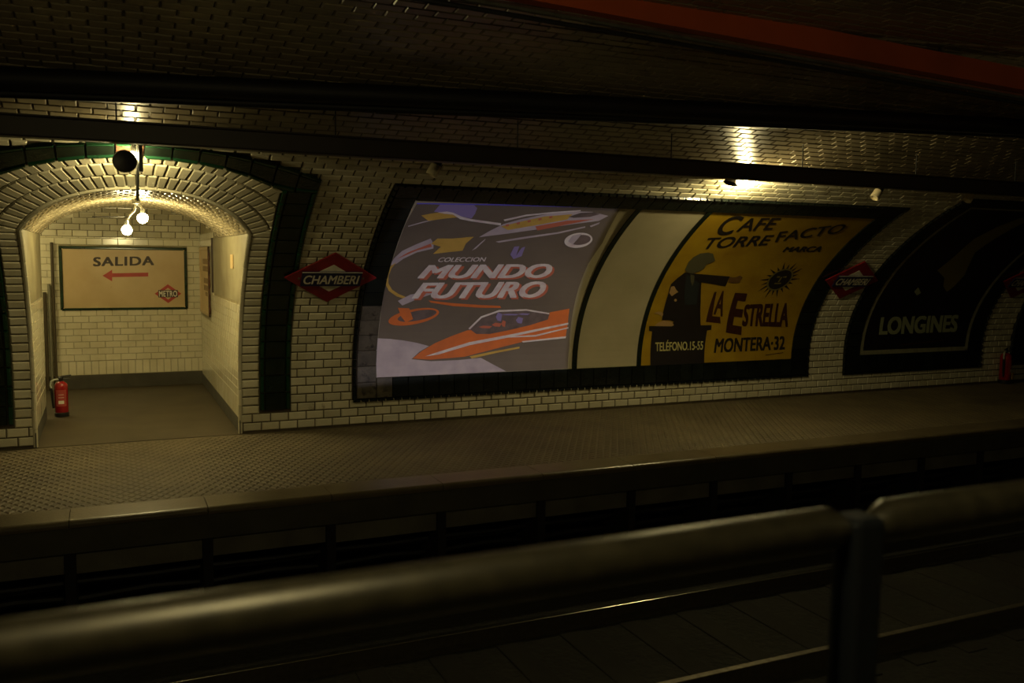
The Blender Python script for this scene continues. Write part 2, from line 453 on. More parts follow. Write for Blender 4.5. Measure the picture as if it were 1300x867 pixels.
# ------------------------------------------------------------------ structure: vault shell
def shell(name, s0, s1, material, hole=False):
    m = MB()
    n = max(2, int(round((s1 - s0) / 0.06)))
    for i in range(n):
        a, b = s0 + (s1 - s0) * i / n, s0 + (s1 - s0) * (i + 1) / n
        spans = [((X0, X0), (X1, X1))]
        if hole and a < S_CRN:
            def half(s):
                if s <= S_SPR: return hw
                return math.sqrt(max(RI * RI - (s - SI) ** 2, 0)) if s < S_CRN else 0
            ha, hb = half(a), half(min(b, S_CRN))
            spans = [((X0, X0), (PXC - ha, PXC - hb)), ((PXC + ha, PXC + hb), (X1, X1))]
        for (xa0, xb0), (xa1, xb1) in spans:
            m.add([surf(xa0, a), surf(xa1, a), surf(xb1, b), surf(xb0, b)], [(0, 1, 2, 3)])
    return m.build(name, material, center=False)
wall_far = tag(shell('wall_far', -0.02, S_SPLIT, 'grout', True), kind='structure')
ceiling = tag(shell('ceiling', S_SPLIT, S_MAX - 1.6, 'grout'), kind='structure')
wall_near = tag(shell('wall_near', S_MAX - 1.6, S_MAX, 'near_wall'), kind='structure')
m = MB(); m.box((X0, YC - VA - .2, -1.4), (X1, YC - VA, ZC)); tag(m.build('wall_near', 'near_wall'), kind='structure')

# ------------------------------------------------------------------ structure: platforms and track bed
m = MB()
m.box((X0, 8.02, -0.30), (X1, YB + .02, -0.010))
floor = tag(m.build('floor', 'platform_stone', center=False), kind='structure')
m = MB(); m.box((PX0 - 4.0, YB - .02, -0.30), (PX1 + .2, Y_BACK + .1, -0.004)); tag(m.build('floor_passage', 'passage_floor', center=False), kind='structure')
# relief paving: small raised studs, past counting -> one part
m = MB()
def stud(x, y, a, b, h):
    m.add([(x - a, y, -.012), (x, y - b, -.012), (x + a, y, -.012), (x, y + b, -.012), (x - a*.6, y, h), (x, y - b*.6, h), (x + a*.6, y, h), (x, y + b*.6, h)],
          [(0,1,5,4),(1,2,6,5),(2,3,7,6),(3,0,4,7),(4,5,6,7)])
j = 0; y = 8.06
while y < 10.66:
    x = -2.2 + (0.046 if j % 2 else 0)
    while x < 17:
        stud(x, y, .042, .070, -.0035); x += .092
    y += .076; j += 1
tag(m.build('paving_stud', 'platform_stone', floor, center=False), kind='stuff')
# coping stones along the platform edge, each its own piece
coping = tag(MB.build(type('t', (MB,), {})(), 'trim_1', 'platform_edge', center=False) if False else empty('trim_1', (0, 7.65, 0)), kind='structure')
def coping_mesh(w_):
    mm = MB()
    pr = [(7.65, -.06), (7.65, -.035)] + [(7.65 + .035 - .035 * math.cos(t), -.035 + .035 * math.sin(t)) for t in (0.4, 0.8, 1.2, 1.57)] + [(8.03, 0.0), (8.03, -.06)]
    n_ = len(pr)
    mm.v = [(-w_/2 + .003, y_ - 7.65, z_) for y_, z_ in pr] + [(w_/2 - .003, y_ - 7.65, z_) for y_, z_ in pr]
    mm.f = [(i, i + n_, (i+1) % n_ + n_, (i+1) % n_) for i in range(n_)] + [tuple(range(n_)), tuple(range(n_, 2*n_))[::-1]]
    me = bpy.data.meshes.new('coping_stone'); me.from_pydata(mm.v, [], mm.f); me.update(); me.materials.append(MAT['platform_edge'])
    return me
me = coping_mesh(1.04)
k = -7
while k < 28:
    o = bpy.data.objects.new('coping_stone', me); C.objects.link(o); o.parent = coping; o.location = (k * 1.04 + .195, 0, 0); k += 1
# platform face below the coping: panels between brackets, open dark void beneath
face = tag(empty('trim_2', (0, 7.75, -0.3)), kind='structure')
m_ = MB(); m_.box((X0, 7.67, -.272), (X1, 8.03, -.06)); m_.build('lip', 'concrete_dark', face)
BX = [0.715 + 1.045 * i for i in range(-7, 27)]
for i, bx in enumerate(BX):
    mm = MB(); mm.box((bx - .04, 7.70, -1.2), (bx + .04, 8.2, -.272)); mm.build('bracket', 'void_black', face)
    if i < len(BX) - 1:
        dz = random.uniform(-.015, .015)
        mm = MB(); mm.box((bx + .045, 7.74, -.45 + dz), (BX[i + 1] - .045, 7.80, -.275)); mm.build('panel', 'concrete_panel', face)
m = MB(); m.box((X0, 8.6, -1.25), (X1, 8.7, -.3)); tag(m.build('wall_underplatform', 'void_black', center=False), kind='structure')
m = MB(); m.box((X0, 1.35, -1.5), (X1, 8.6, -1.258))
track_bed = tag(m.build('floor_track_bed', 'ballast', center=False), kind='structure')
for yy, nm in ((6.9, 'running rail beside the far platform wall'), (5.42, 'inner running rail of the far track'), (3.55, 'inner running rail of the track by the glass barrier'), (2.07, 'running rail under the glass barrier')):
    rl = empty('running_rail', (0, yy, -1.25))
    mm = MB()
    pr = [(-.07, -1.245), (.07, -1.245), (.07, -1.225), (.012, -1.21), (.012, -1.14), (.033, -1.13), (.033, -1.105), (-.033, -1.105), (-.033, -1.13), (-.012, -1.14), (-.012, -1.21), (-.07, -1.225)]
    n_ = len(pr)
    mm.v = [(X0, yy + a_, b_) for a_, b_ in pr] + [(X1, yy + a_, b_) for a_, b_ in pr]
    mm.f = [(i, (i+1) % n_, (i+1) % n_ + n_, i + n_) for i in range(n_)]
    mm.build('rail_web', 'rail_side', rl)
    mm = MB(); mm.bbox((X0, yy - .03, -1.106), (X1, yy + .03, -1.099), .003); mm.build('rail_head', 'rail_top' if yy > 6 else 'rail_dull', rl)
    tag(rl, 'long steel ' + nm, 'rail', 'running rails on the track bed')
for yy in (6.16, 2.81):
    for i in range(-4, 26):
        mm = MB(); mm.bbox((i * .62 - .12, yy - 1.05, -1.36), (i * .62 + .12, yy + 1.05, -1.247), .01)
        tr_n = 'far track' if yy > 5 else 'track under the glass barrier'
        tag(mm.build('sleeper', 'sleeper'), 'dark sleeper under the rails of the ' + tr_n, 'sleeper', 'sleepers of the ' + tr_n)
for i, (zz, yy, rr) in enumerate(((-.62, 8.0, .03), (-.78, 8.1, .035), (-.93, 8.05, .03))):
    mm = MB()
    pts = [(-7 + q * .52, yy, zz + .02 * math.sin(q * .52 / 1.045 * 2 * math.pi + i)) for q in range(54)]
    mm.tube(pts, rr, 8); smooth_by_angle(tag(mm.build('power_cable', 'conduit_black'), ['topmost', 'middle', 'lowest'][i] + ' black cable slung between brackets below the platform', 'cable'))
# visitors' platform behind the barrier
m = MB(); m.box((X0, YC - VA, -1.3), (X1, 1.35, 0.45)); tag(m.build('floor_visitor_platform', 'concrete_dark', center=False), kind='structure')

# ------------------------------------------------------------------ structure: passage behind the arch
def flat_x(x, sgn):      # wall in a plane x = const; u = y, v = z
    return lambda u, v, h: Vector((x + sgn * h, u, v))
def flat_y(y, sgn):      # u = x, v = z
    return lambda u, v, h: Vector((u, y + sgn * h, v))
def y_vault(z): return prof(s_of_z(z))[0]
zs = [Z_SPR * i / 16 for i in range(17)]
m = MB()                                            # right wall follows the vault at its front edge
front = [(PX1, y_vault(z), z) for z in zs]
m.add(front + [(PX1, Y_BACK + .02, Z_SPR + .9), (PX1, Y_BACK + .02, -.01)] + [(PX1, Y_THROAT - .1, Z_SPR + .9), (PX1, Y_THROAT - .1, Z_SPR)], [tuple(range(17)) + (20, 19, 17, 18)])
wall_pr = tag(m.build('wall_passage_right', 'grout_pale', center=False), kind='structure')
m = MB()
front = [(PX0, y_vault(z), z) for z in zs]
m.add(front + [(PX0, Y_THROAT, Z_SPR), (PX0, Y_THROAT, 0)], [tuple(range(19))[::-1]])
m.box((PX0 - 4.0, Y_THROAT - .1, -.01), (PX0, Y_THROAT, Z_SPR + .02))
wall_pl = tag(m.build('wall_passage_left', 'grout_pale', center=False), kind='structure')
m = MB(); m.box((PX0 - 4.0, Y_BACK, -.01), (PX1 + .1, Y_BACK + .15, 3.1))
wall_pb = tag(m.build('wall_passage_back', 'grout_pale', center=False), kind='structure')
m = MB(); m.box((PX0 - 4.1, Y_THROAT - .1, -.01), (PX0 - 4.0, Y_BACK + .1, 3.1)); tag(m.build('wall_passage_end', 'tile_white', center=False), kind='structure')
# throat soffit (segmental barrel running in from the vault)
def z_in(x): return prof(s_in(x))[1]
Z_COR = 2.345
def y_cor_front(z):      # where the passage soffit meets the front half of the corridor barrel
    k_ = min(max((z - Z_COR) / 0.62, 0), 1)
    return (Y_BACK + Y_THROAT) / 2 - (Y_BACK - Y_THROAT) / 2 * math.sqrt(1 - k_ * k_)
m = MB(); nx = 28
xs = [PX0 + (PX1 - PX0) * i / nx for i in range(nx + 1)]
for i in range(nx):
    a, b = xs[i], xs[i + 1]; za, zb = z_in(a), z_in(b)
    ya, yb = prof(s_in(a))[0], prof(s_in(b))[0]
    m.add([(a, ya, za), (a, y_cor_front(za) + .02, za), (b, y_cor_front(zb) + .02, zb), (b, yb, zb)], [(0, 1, 2, 3)])
ceil_p = tag(m.build('ceiling_passage', 'grout', center=False), kind='structure')
# cross corridor ceiling: barrel with its axis along the tunnel, opened by the passage vault
def cor(u, v, h):        # u = x, v = angle 0 (back wall) .. pi (front)
    rY, rZ = (Y_BACK - Y_THROAT) / 2 - h, 0.62 - h
    return Vector((u, (Y_BACK + Y_THROAT) / 2 + rY * math.cos(v), Z_COR + rZ * math.sin(v)))
m = MB()
def cor_open(x, an):
    P = cor(x, an, 0)
    return an > math.pi / 2 and PX0 < x < PX1 and P.z < z_in(x)
for i in range(44):
    a, b = math.pi * i / 44, math.pi * (i + 1) / 44
    m.add([cor(PX0 - 4.05, a, 0), cor(PX0, a, 0), cor(PX0, b, 0), cor(PX0 - 4.05, b, 0)], [(0, 1, 2, 3)])
    for k_ in range(60):
        xa, xb = PX0 + (PX1 - PX0) * k_ / 60, PX0 + (PX1 - PX0) * (k_ + 1) / 60
        if not cor_open((xa + xb) / 2, (a + b) / 2): m.add([cor(xa, a, 0), cor(xb, a, 0), cor(xb, b, 0), cor(xa, b, 0)], [(0, 1, 2, 3)])
ceil_c = tag(m.build('ceiling_corridor', 'grout', center=False), kind='structure')

# ------------------------------------------------------------------ tiles of the far wall and vault
TP, TW = 0.1035, 0.212
FR = [                                               # advert frames: outer x0,x1,s0,s1
    (2.73, 10.02, 0.285, s_of_z(2.855)), (10.74, 13.95, 0.275, s_of_z(3.0)), (14.69, 17.9, 0.28, s_of_z(3.0))]
def blocked(sm):
    out = []
    if sm > 0.26:
        if sm < s_gout(GO0 + .02): out.append((GO0, GO1))
        elif sm < s_of_z(3.065):
            lo, hi = 0, 1.64
            for _ in range(30):
                mid = (lo + hi) / 2
                if s_gout(GXC + mid) > sm: lo = mid
                else: hi = mid
            out.append((GXC - lo, GXC + lo))
    else: out.append((PX0, PX1))
    for x0, x1, a, b in FR:
        if a < sm < b: out.append((x0, x1))
    return sorted(out)
wt = TileSet('tile', 'tile_cream', wall_far, 300)
ct = TileSet('tile', 'tile_upper_dark', ceiling, 300)
row = 0; s = 0.015
S_TOP = s_of_z(3.799) + 0.9
while s < S_TOP:
    sm = s + TP / 2; x = -2.4 + (TW / 2 if row % 2 else 0); xe = 19.0 if sm < S_SPLIT else 13.5
    bl = blocked(sm)
    while x < xe:
        segs = [(x, x + TW)]
        for a, b in bl:
            ns = []
            for p, q in segs:
                if q <= a or p >= b: ns.append((p, q))
                else:
                    if p < a: ns.append((p, a))
                    if q > b: ns.append((b, q))
            segs = ns
        for p, q in segs:
            if q - p < 0.03: continue
            P = project(surf((p + q) / 2, sm))
            if P is None or P[0] < -330 or P[0] > IW + 330 or P[1] < -200: continue
            full = q - p > TW - .001
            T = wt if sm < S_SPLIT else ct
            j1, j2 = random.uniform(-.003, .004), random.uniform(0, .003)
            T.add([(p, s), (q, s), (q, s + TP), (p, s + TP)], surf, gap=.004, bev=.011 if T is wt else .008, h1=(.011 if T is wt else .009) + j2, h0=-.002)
        x += TW
    s += TP; row += 1
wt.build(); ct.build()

# radial tiles round the passage arch and the narrow columns beside the jambs
rt = TileSet('arch_tile', 'tile_cream', wall_far, 300)
phi_max = math.asin(hw / RI)
n_ang = 33
def ring_ok(poly):
    poly = clip(poly, 1, 0, GX1); poly = clip(poly, -1, 0, -GX0)
    if len(poly) < 3: return None
    cx = sum(p[0] for p in poly) / len(poly)
    e = .01; sl = (s_gin(cx + e) - s_gin(cx - e)) / (2 * e)
    poly = clip(poly, -sl, 1, s_gin(cx) - sl * cx)
    return poly if len(poly) >= 3 else None
r0 = RI + .02
for rw, (ra, rb) in enumerate(((r0, r0 + .2), (r0 + .2, r0 + .4), (r0 + .4, r0 + .6), (r0 + .6, r0 + .8))):
    for i in range(-1, n_ang + 1):
        a0 = -phi_max + 2 * phi_max * (i + (.5 if rw % 2 else 0)) / n_ang; a1 = -phi_max + 2 * phi_max * (i + 1 + (.5 if rw % 2 else 0)) / n_ang
        a0 = max(a0, -phi_max); a1 = min(a1, phi_max)
        if a1 - a0 < .01: continue
        P = lambda rr, an: (PXC + rr * math.sin(an), SI + rr * math.cos(an))
        poly = ring_ok([P(ra, a0), P(rb, a0), P(rb, a1), P(ra, a1)][::-1])
        if poly: rt.add(poly, surf, gap=.004, bev=.013, h1=.015, h0=-.002)
for sd in (-1, 1):
    xa, xb = (PX1 + .02, GX1) if sd > 0 else (GX0, PX0 - .02)
    s = 0.22 + .0
    while s < S_SPR + .3:
        poly = [(xa, s), (xb, s), (xb, s + TP), (xa, s + TP)]
        sn, cs = math.sin(phi_max), math.cos(phi_max)      # stay below the springing radius
        if sd > 0: poly = clip(poly, -cs, sn, -cs * PXC + sn * SI)
        else: poly = clip(poly, cs, sn, cs * PXC + sn * SI)
        if len(poly) >= 3: rt.add(poly, surf, gap=.004, bev=.014, h1=.015, h0=-.002)
        s += TP
rt.build()
# rounded edge pieces along the jambs and the arch
edge_pts = []
s = 0.0
path = []
q = 0.0
while q < S_SPR: path.append((PX0, q)); q += .04
for i in range(0, 61):
    an = -phi_max + 2 * phi_max * i / 60; path.append((PXC + RI * math.sin(an), SI + RI * math.cos(an)))
q = S_SPR - .04
while q > 0: path.append((PX1, q)); q -= .04
path.append((PX1, 0.0))
seg = 5
for i in range(0, len(path) - 1, seg):
    pts = path[i:min(i + seg + 1, len(path))]
    if len(pts) < 2: continue
    P3 = [surf(a, b, .004) for a, b in pts]
    P3[0] = P3[0].lerp(P3[1], .06); P3[-1] = P3[-1].lerp(P3[-2], .06)
    mm = MB(); mm.tube(P3, .024, 8); smooth_by_angle(mm.build('edge_trim', 'tile_cream', wall_far))

# green band: trim_3
green = tag(empty('trim_3', (GXC, YB, 0.0)), kind='structure')
gt = TileSet('green_tile', 'tile_green', green, 300)
ge = TileSet('edge_tile', 'tile_green_edge', green, 300)
ks = TileSet('keystone_tile', 'tile_brownblack', green, 300)
for sd in (-1, 1):
    a, b = (GX1, GO1) if sd > 0 else (GO0, GX0)
    ia, ib = (a, b)
    s = 0.255; s_end = s_of_z(2.75)
    n_ = int(round((s_end - s) / .21)); st = (s_end - s) / n_
    for i in range(n_):
        gt.add([(a + .06, s), (b - .06, s), (b - .06, s + st), (a + .06, s + st)], surf, gap=.003, bev=.006, h1=.024, h0=-.002)
        for c0, c1 in ((a, a + .06), (b - .06, b)):
            ge.add([(c0, s), (c1, s), (c1, s + st), (c0, s + st)], surf, gap=.003, bev=.012, h1=.034, h0=-.002)
        s += st
n_ = 14
for i in range(n_):
    xa = GO0 + (GO1 - GO0) * i / n_; xb = GO0 + (GO1 - GO0) * (i + 1) / n_
    # fan the joints slightly
    def gq(x, t):
        top = s_gout(x); bot = s_gin(min(max(x, GX0), GX1)) if GX0 <= x <= GX1 else s_of_z(2.75)
        return (x, bot + (top - bot) * t)
    for t0, t1, T, kw in ((0, .18, ge, dict(h1=.034, bev=.012)), (.18, .82, gt, dict(h1=.024, bev=.006)), (.82, 1.0, ge, dict(h1=.034, bev=.012))):
        poly = [gq(xa, t0), gq(xb, t0), gq(xb, t1), gq(xa, t1)]
        (ks if (i == 6 and T is gt) else T).add(poly, surf, gap=.003, h0=-.002, **kw)
gt.build(); ge.build(); ks.build()

# throat soffit tiles
st_ = TileSet('tile', 'tile_vault', ceil_p, 300)
n_ang2 = 24
def soff(u, v, h):       # u = fraction across, v = y
    an = -phi_max + 2 * phi_max * u
    x = PXC + RI * math.sin(an); z = z_in(max(min(x, PX1 - 1e-4), PX0 + 1e-4))
    return Vector((x - math.sin(an) * h, v, z - math.cos(an) * h))
for j in range(0, 22):
    y1_ = 13.4 - j * .2; y0_ = y1_ - .2
    for i in range(n_ang2):
        u0, u1 = (i + (.5 if j % 2 else 0)) / n_ang2, (i + 1 + (.5 if j % 2 else 0)) / n_ang2
        if u1 > 1: u1 = 1
        um = (u0 + u1) / 2; xm = PXC + RI * math.sin(-phi_max + 2 * phi_max * um)
        yv = prof(s_in(max(min(xm, PX1), PX0)))[0] + .025
        ya = max(y0_, yv); y1_e = min(y1_, y_cor_front(z_in(max(min(xm, PX1 - 1e-4), PX0 + 1e-4))))
        if y1_e - ya < .04: continue
        r_ = pillow([(u0 * 2.4, ya), (u1 * 2.4, ya), (u1 * 2.4, y1_e), (u0 * 2.4, y1_e)], lambda u, v, h: soff(u / 2.4, v, h), gap=.004, bev=.012, h1=.012)
        if r_:
            v, f = r_
            P = [project(q) for q in v]; us = [p[0] for p in P]; vv = [p[1] for p in P]
            st_.items.append(((max(us) - min(us)) * (max(vv) - min(vv)), v, [t[::-1] for t in f], None))
st_.build()
# corridor vault tiles (running bond)
cc = TileSet('tile', 'tile_cream', ceil_c, 300)
na = 20
for j in range(na):
    a, b = math.pi * j / na, math.pi * (j + 1) / na
    x = PX0 - 1.6 + (.105 if j % 2 else 0)
    while x < PX1 - .02:
        x2 = min(x + .21, PX1)
        if not cor_open((x + x2) / 2, b - .05): cc.add([(x, a), (x2, a), (x2, b), (x, b)], lambda u, v, h: cor(u, v, h), gap=.004, bev=.01, h1=.012)
        x += .21
cc.build()
# back wall tiles
bt = TileSet('tile', 'tile_white', wall_pb, 300)
SGX0, SGX1, SGZ0, SGZ1 = -0.655, 1.178, 1.205, 2.20
fb = flat_y(Y_BACK, -1)
z = .43; row = 0
while z < 2.34:
    z1 = min(z + .0995, 2.345); x = PX0 - 1.5 + (.11 if row % 2 else 0)
    while x < PX1:
        p, q = x, min(x + .22, PX1); parts = [(p, q)]
        zm = (z + z1) / 2
        if SGZ0 < zm < SGZ1:
            parts = []
            if p < SGX0: parts.append((p, min(q, SGX0)))
            if q > SGX1: parts.append((max(p, SGX1), q))
        for a, b in parts:
            if b - a > .02: bt.add([(a, z), (b, z), (b, z1), (a, z1)], fb, gap=.002, bev=.004, h1=.008)
        x += .22
    z = z1; row += 1
x = PX0 - 1.5
while x < PX1 - .01:
    bt.add([(x, .21), (min(x + .105, PX1), .21), (min(x + .105, PX1), .425), (x, .425)], fb, gap=.002, bev=.004, h1=.009); x += .105
bt.build()
m = MB(); m.box((PX0 - 4, Y_BACK - .012, 0), (PX1, Y_BACK, .205)); tag(m.build('baseboard_back', 'concrete_dark', center=False), kind='structure')
# right wall of the passage: tiles up to the grey panel, full height past it
rw_ = TileSet('tile', 'tile_white', wall_pr, 60)
fr = lambda u, v, h: Vector((PX1 - h, -u, v))
z = .165; row = 0
while z < 2.33:
    hgt = .26 if row == 0 else .0995
    z1 = z + hgt; y = 10.0 + (.11 if row % 2 else 0)
    while y < Y_BACK:
        a, b = y, min(y + (.11 if row == 0 else .22), Y_BACK); yv = y_vault((z + z1) / 2) + .03
        a = max(a, yv); zm = (z + z1) / 2
        lim = 13.32 if zm > 1.53 else 0
        if lim: a = max(a, lim)
        if b - a > .03 and not (13.72 < (a + b) / 2 < 15.05 and 1.17 < zm < 2.22):
            rw_.add([(-b, z), (-a, z), (-a, z1), (-b, z1)], fr, gap=.002, bev=.004, h1=.008)
        y += (.11 if row == 0 else .22)
    z = z1; row += 1
rw_.build()
m = MB(); m.box((PX1 - .010, 10.72, 0), (PX1, Y_BACK, .16)); tag(m.build('baseboard_right', 'concrete_dark', center=False), kind='structure')
def side_panel(x, sgn, y1, name, parent):
    zz = [1.555 + (Z_SPR - 1.555) * i / 8 for i in range(9)]
    fpt = [(x + sgn * .006, y_vault(q) + .035, q) for q in zz]
    vv = fpt + [(x + sgn * .006, y1, Z_SPR), (x + sgn * .006, y1, 1.555)]
    return pmesh(name, vv, [tuple(range(11))], 'plaster_grey', parent)
side_panel(PX1, -1, 13.30, 'plaster_panel', wall_pr)
side_panel(PX0, 1, 12.58, 'plaster_panel', wall_pl)
mm = MB(); mm.box((PX1 - .03, 13.29, 1.56), (PX1, 13.325, 2.33)); mm.build('panel_bead', 'sign_ink', wall_pr)
lw_ = TileSet('tile', 'tile_white', wall_pl, 40)
fl = lambda u, v, h: Vector((PX0 + h, u, v))
z = .165; row = 0
while z < 1.55:
    hgt = .26 if row == 0 else .0995
    z1 = min(z + hgt, 1.552); y = 10.0 + (.11 if row % 2 else 0)
    while y < Y_THROAT:
        a, b = max(y, y_vault((z + z1) / 2) + .03), min(y + .22, Y_THROAT)
        if b - a > .03: lw_.add([(a, z), (b, z), (b, z1), (a, z1)], fl, gap=.002, bev=.004, h1=.008)
        y += .22
    z = z1; row += 1
lw_.build()
m = MB(); m.box((PX0, 10.72, 0), (PX0 + .010, Y_THROAT, .16)); tag(m.build('baseboard_left', 'concrete_dark', center=False), kind='structure')

# ------------------------------------------------------------------ advert frames (dark glazed tiles): trim_4..
def frame_tiles(idx, fr_, inner, material='frame_dark'):
    x0, x1, a, b = fr_; ix0, ix1, ia, ib = inner
    root = tag(empty('trim_%d' % idx, ((x0 + x1) / 2, YB, a)), kind='structure')
    T = TileSet('frame_tile', material, root, 300)
    E_ = TileSet('edge_tile', material, root, 300)
    W_ = TileSet('worn_tile', 'frame_worn', root, 300)
    ew = .05
    def strip(p0, p1, q0, q1, along):
        L_ = (p1 - p0) if along == 'x' else (q1 - q0)
        n = max(1, int(round(L_ / .21)))
        for i in range(n):
            if along == 'x':
                u0, u1 = p0 + (p1 - p0) * i / n, p0 + (p1 - p0) * (i + 1) / n
                rc = [(u0, q0), (u1, q0), (u1, q1), (u0, q1)]
            else:
                u0, u1 = q0 + (q1 - q0) * i / n, q0 + (q1 - q0) * (i + 1) / n
                rc = [(p0, u0), (p1, u0), (p1, u1), (p0, u1)]
            worn = idx == 4 and ((along == 's' and p1 < 3.2 and u1 < 1.75) or (along == 'x' and u1 < 3.4 and q1 < 1))
            (W_ if worn else T).add(rc, surf, gap=.0015, bev=.004, h1=.022, h0=-.002)
    strip(x0 + ew, ix0, a + ew, b - ew, 's'); strip(ix1, x1 - ew, a + ew, b - ew, 's')
    strip(ix0, ix1, a + ew, ia, 'x'); strip(ix0, ix1, ib, b - ew, 'x')
    n = int((x1 - x0) / .105)
    for i in range(n):
        u0, u1 = x0 + (x1 - x0) * i / n, x0 + (x1 - x0) * (i + 1) / n
        E_.add([(u0, a), (u1, a), (u1, a + ew), (u0, a + ew)], surf, gap=.002, bev=.012, h1=.034, h0=-.002)
        E_.add([(u0, b - ew), (u1, b - ew), (u1, b), (u0, b)], surf, gap=.002, bev=.012, h1=.034, h0=-.002)
    n = int((b - a) / .105)
    for i in range(n):
        u0, u1 = a + (b - a) * i / n, a + (b - a) * (i + 1) / n
        for c0 in (x0, x1 - ew):
            E_.add([(c0, u0), (c0 + ew, u0), (c0 + ew, u1), (c0, u1)], surf, gap=.002, bev=.012, h1=.034, h0=-.002)
    T.build(); E_.build(); W_.build()
    return root
SB, ST = 0.59, s_of_z(2.712)
frame_main = frame_tiles(4, FR[0], (3.03, 9.66, SB, ST))
frame_tiles(5, FR[1], (11.08, 13.58, 0.60, s_of_z(2.9)))
frame_tiles(6, FR[2], (15.02, 17.55, 0.60, s_of_z(2.9)))

# ------------------------------------------------------------------ adverts
def panel(name, x0, x1, s0, s1, material, label, h=.008, cat='advert', group=None):
    v, f = sheet([(x0, s0), (x1, s0), (x1, s1), (x0, s1)], h)
    y, z = prof(s0)
    root = empty(name, ((x0 + x1) / 2, y, z))
    pmesh('board', v, f, material, root)
    return tag(root, label, cat, group)
def Q(ox, oy, sc):       # crop coordinates -> photo pixels
    return lambda pts: [(ox + u / sc, oy + v / sc) for u, v in pts]
# 1. projected picture on the first bay
mundo = panel('projected_advert', 3.03, 5.80, SB, ST, 'plaster_panel', 'advert bay with a projected space rocket picture reading MUNDO FUTURO', cat='advert')
q = Q(460, 240, 3.468)
def pj(pts, h, name, material): return shape_px(q(pts), h, name, material, mundo)
pj([(240,60),(1140,76),(1056,235),(992,330),(952,430),(922,560),(910,690),(903,790),(62,828),(66,700),(80,560),(95,420),(140,290),(190,150)], .010, 'projected_ground', 'proj_ground')
pj([(60,655),(120,658),(180,665),(240,676),(292,690),(250,715),(215,748),(300,757),(420,752),(520,742),(575,772),(632,802),(62,829)], .0125, 'ice_field', 'proj_lilac')
pj([(220,745),(260,712),(320,676),(390,646),(460,620),(560,612),(700,585),(820,556),(825,540),(910,524),(903,590),(893,652),(800,658),(700,672),(560,708),(450,737),(300,750)], .0135, 'orange_rocket', 'proj_orange')
pj([(468,612),(490,585),(520,560),(560,541),(600,532),(660,528),(720,529),(780,537),(822,546),(815,572),(740,596),(640,620),(560,636),(500,636)], .0145, 'rocket_canopy', 'proj_dark')
for pts in ([(275,735),(330,716),(470,672),(640,640),(905,586),(905,594),(640,652),(470,686),(330,728)], [(545,655),(760,640),(905,606),(905,611),(760,648)],
            [(465,612),(520,558),(600,530),(720,526),(822,543),(820,549),(720,533),(600,538),(524,565),(472,616)], [(700,668),(895,646),(893,655),(705,674)]):
    pj(pts, .0155, 'highlight_stripe', 'proj_white')
pj([(470,735),(580,712),(690,692),(690,700),(580,722),(480,745)], .0155, 'exhaust_stripe', 'proj_yellow')
for (cx, cy, w_, h_) in ((600,560,14,40),(690,575,16,30),(590,595,22,18),(650,550,40,7),(710,548,26,8),(540,605,30,12),(620,590,10,30)):
    pj([(cx-w_,cy),(cx-w_*.3,cy-h_*.5),(cx+w_,cy-h_*.3),(cx+w_*.6,cy+h_*.5),(cx-w_*.5,cy+h_*.4)], .0155, 'pilot_shape', random.choice(['proj_red', 'proj_lilac', 'proj_violet', 'proj_orange']))
pj([(345,60),(420,61),(488,64),(505,80),(495,105),(480,126),(440,118),(385,104),(315,95)], .012, 'violet_patch', 'proj_violet')
pj([(240,57),(600,62),(1136,75),(1132,81),(600,68),(240,62)], .0125, 'projection_edge', 'proj_blue')
pj([(512,208),(560,180),(620,150),(700,128),(820,104),(920,94),(1010,96),(1082,114),(1040,136),(930,150),(780,172),(640,192)], .0135, 'silver_rocket', 'proj_lilac')
pj([(610,160),(700,138),(800,116),(925,106),(900,130),(780,152),(640,176)], .0145, 'rocket_band', 'proj_yellow')
pj([(760,160),(900,135),(1020,128),(900,152),(770,178)], .0145, 'rocket_shade', 'proj_red')
pj([(905,118),(960,100),(1020,97),(1045,106),(1000,118),(930,122)], .0150, 'rocket_canopy', 'proj_dark')
for i in range(5): pj([(630+i*48,152-i*9),(644+i*48,149-i*9),(644+i*48,158-i*9),(630+i*48,161-i*9)], .0155, 'porthole', 'proj_red')
pj([(620,130),(720,108),(840,96),(960,88),(960,93),(840,102),(720,115),(626,137)], .0145, 'highlight_stripe', 'proj_white')
pj([(585,228),(700,208),(860,186),(980,160),(980,166),(860,193),(700,217),(600,232)], .0130, 'highlight_stripe', 'proj_lilac')
pj([(1000,158),(1045,142),(1040,150),(1005,164)], .0130, 'highlight_stripe', 'proj_lilac')
pj([(258,112),(300,104),(340,98),(400,108),(420,120),(360,126),(290,136)], .0130, 'wing', 'proj_yellow')
pj([(330,98),(372,94),(400,100),(440,118),(480,128),(610,146),(608,156),(480,138),(430,128),(398,108),(360,104)], .0140, 'highlight_stripe', 'proj_white')
pj([(200,158),(270,138),(330,126),(330,129),(270,143),(202,162)], .0130, 'highlight_stripe', 'proj_lilac')
pj([(300,238),(330,214),(395,214),(490,206),(455,236),(440,268),(380,274),(310,282),(345,250)], .0130, 'tail_fin', 'proj_yellow')
pj([(480,268),(520,232),(542,214),(538,222),(500,258)], .0130, 'highlight_stripe', 'proj_lilac')
pj([(118,335),(140,300),(175,268),(235,240),(300,214),(312,236),(312,258),(240,275),(180,303),(150,325)], .0130, 'rocket_tail', 'proj_lilac')
pj([(150,305),(200,275),(300,236),(305,250),(240,266),(180,292)], .0140, 'tail_band', 'proj_red')
pj([(95,405),(104,370),(125,335),(150,318),(128,345),(114,380),(114,412),(130,440),(160,460),(195,474),(190,482),(150,470),(115,445)], .0130, 'orange_loop', 'proj_yellow')
pj([(290,488),(400,500),(520,508),(605,512),(610,521),(520,520),(400,513),(300,497)], .0130, 'orange_loop', 'proj_orange')
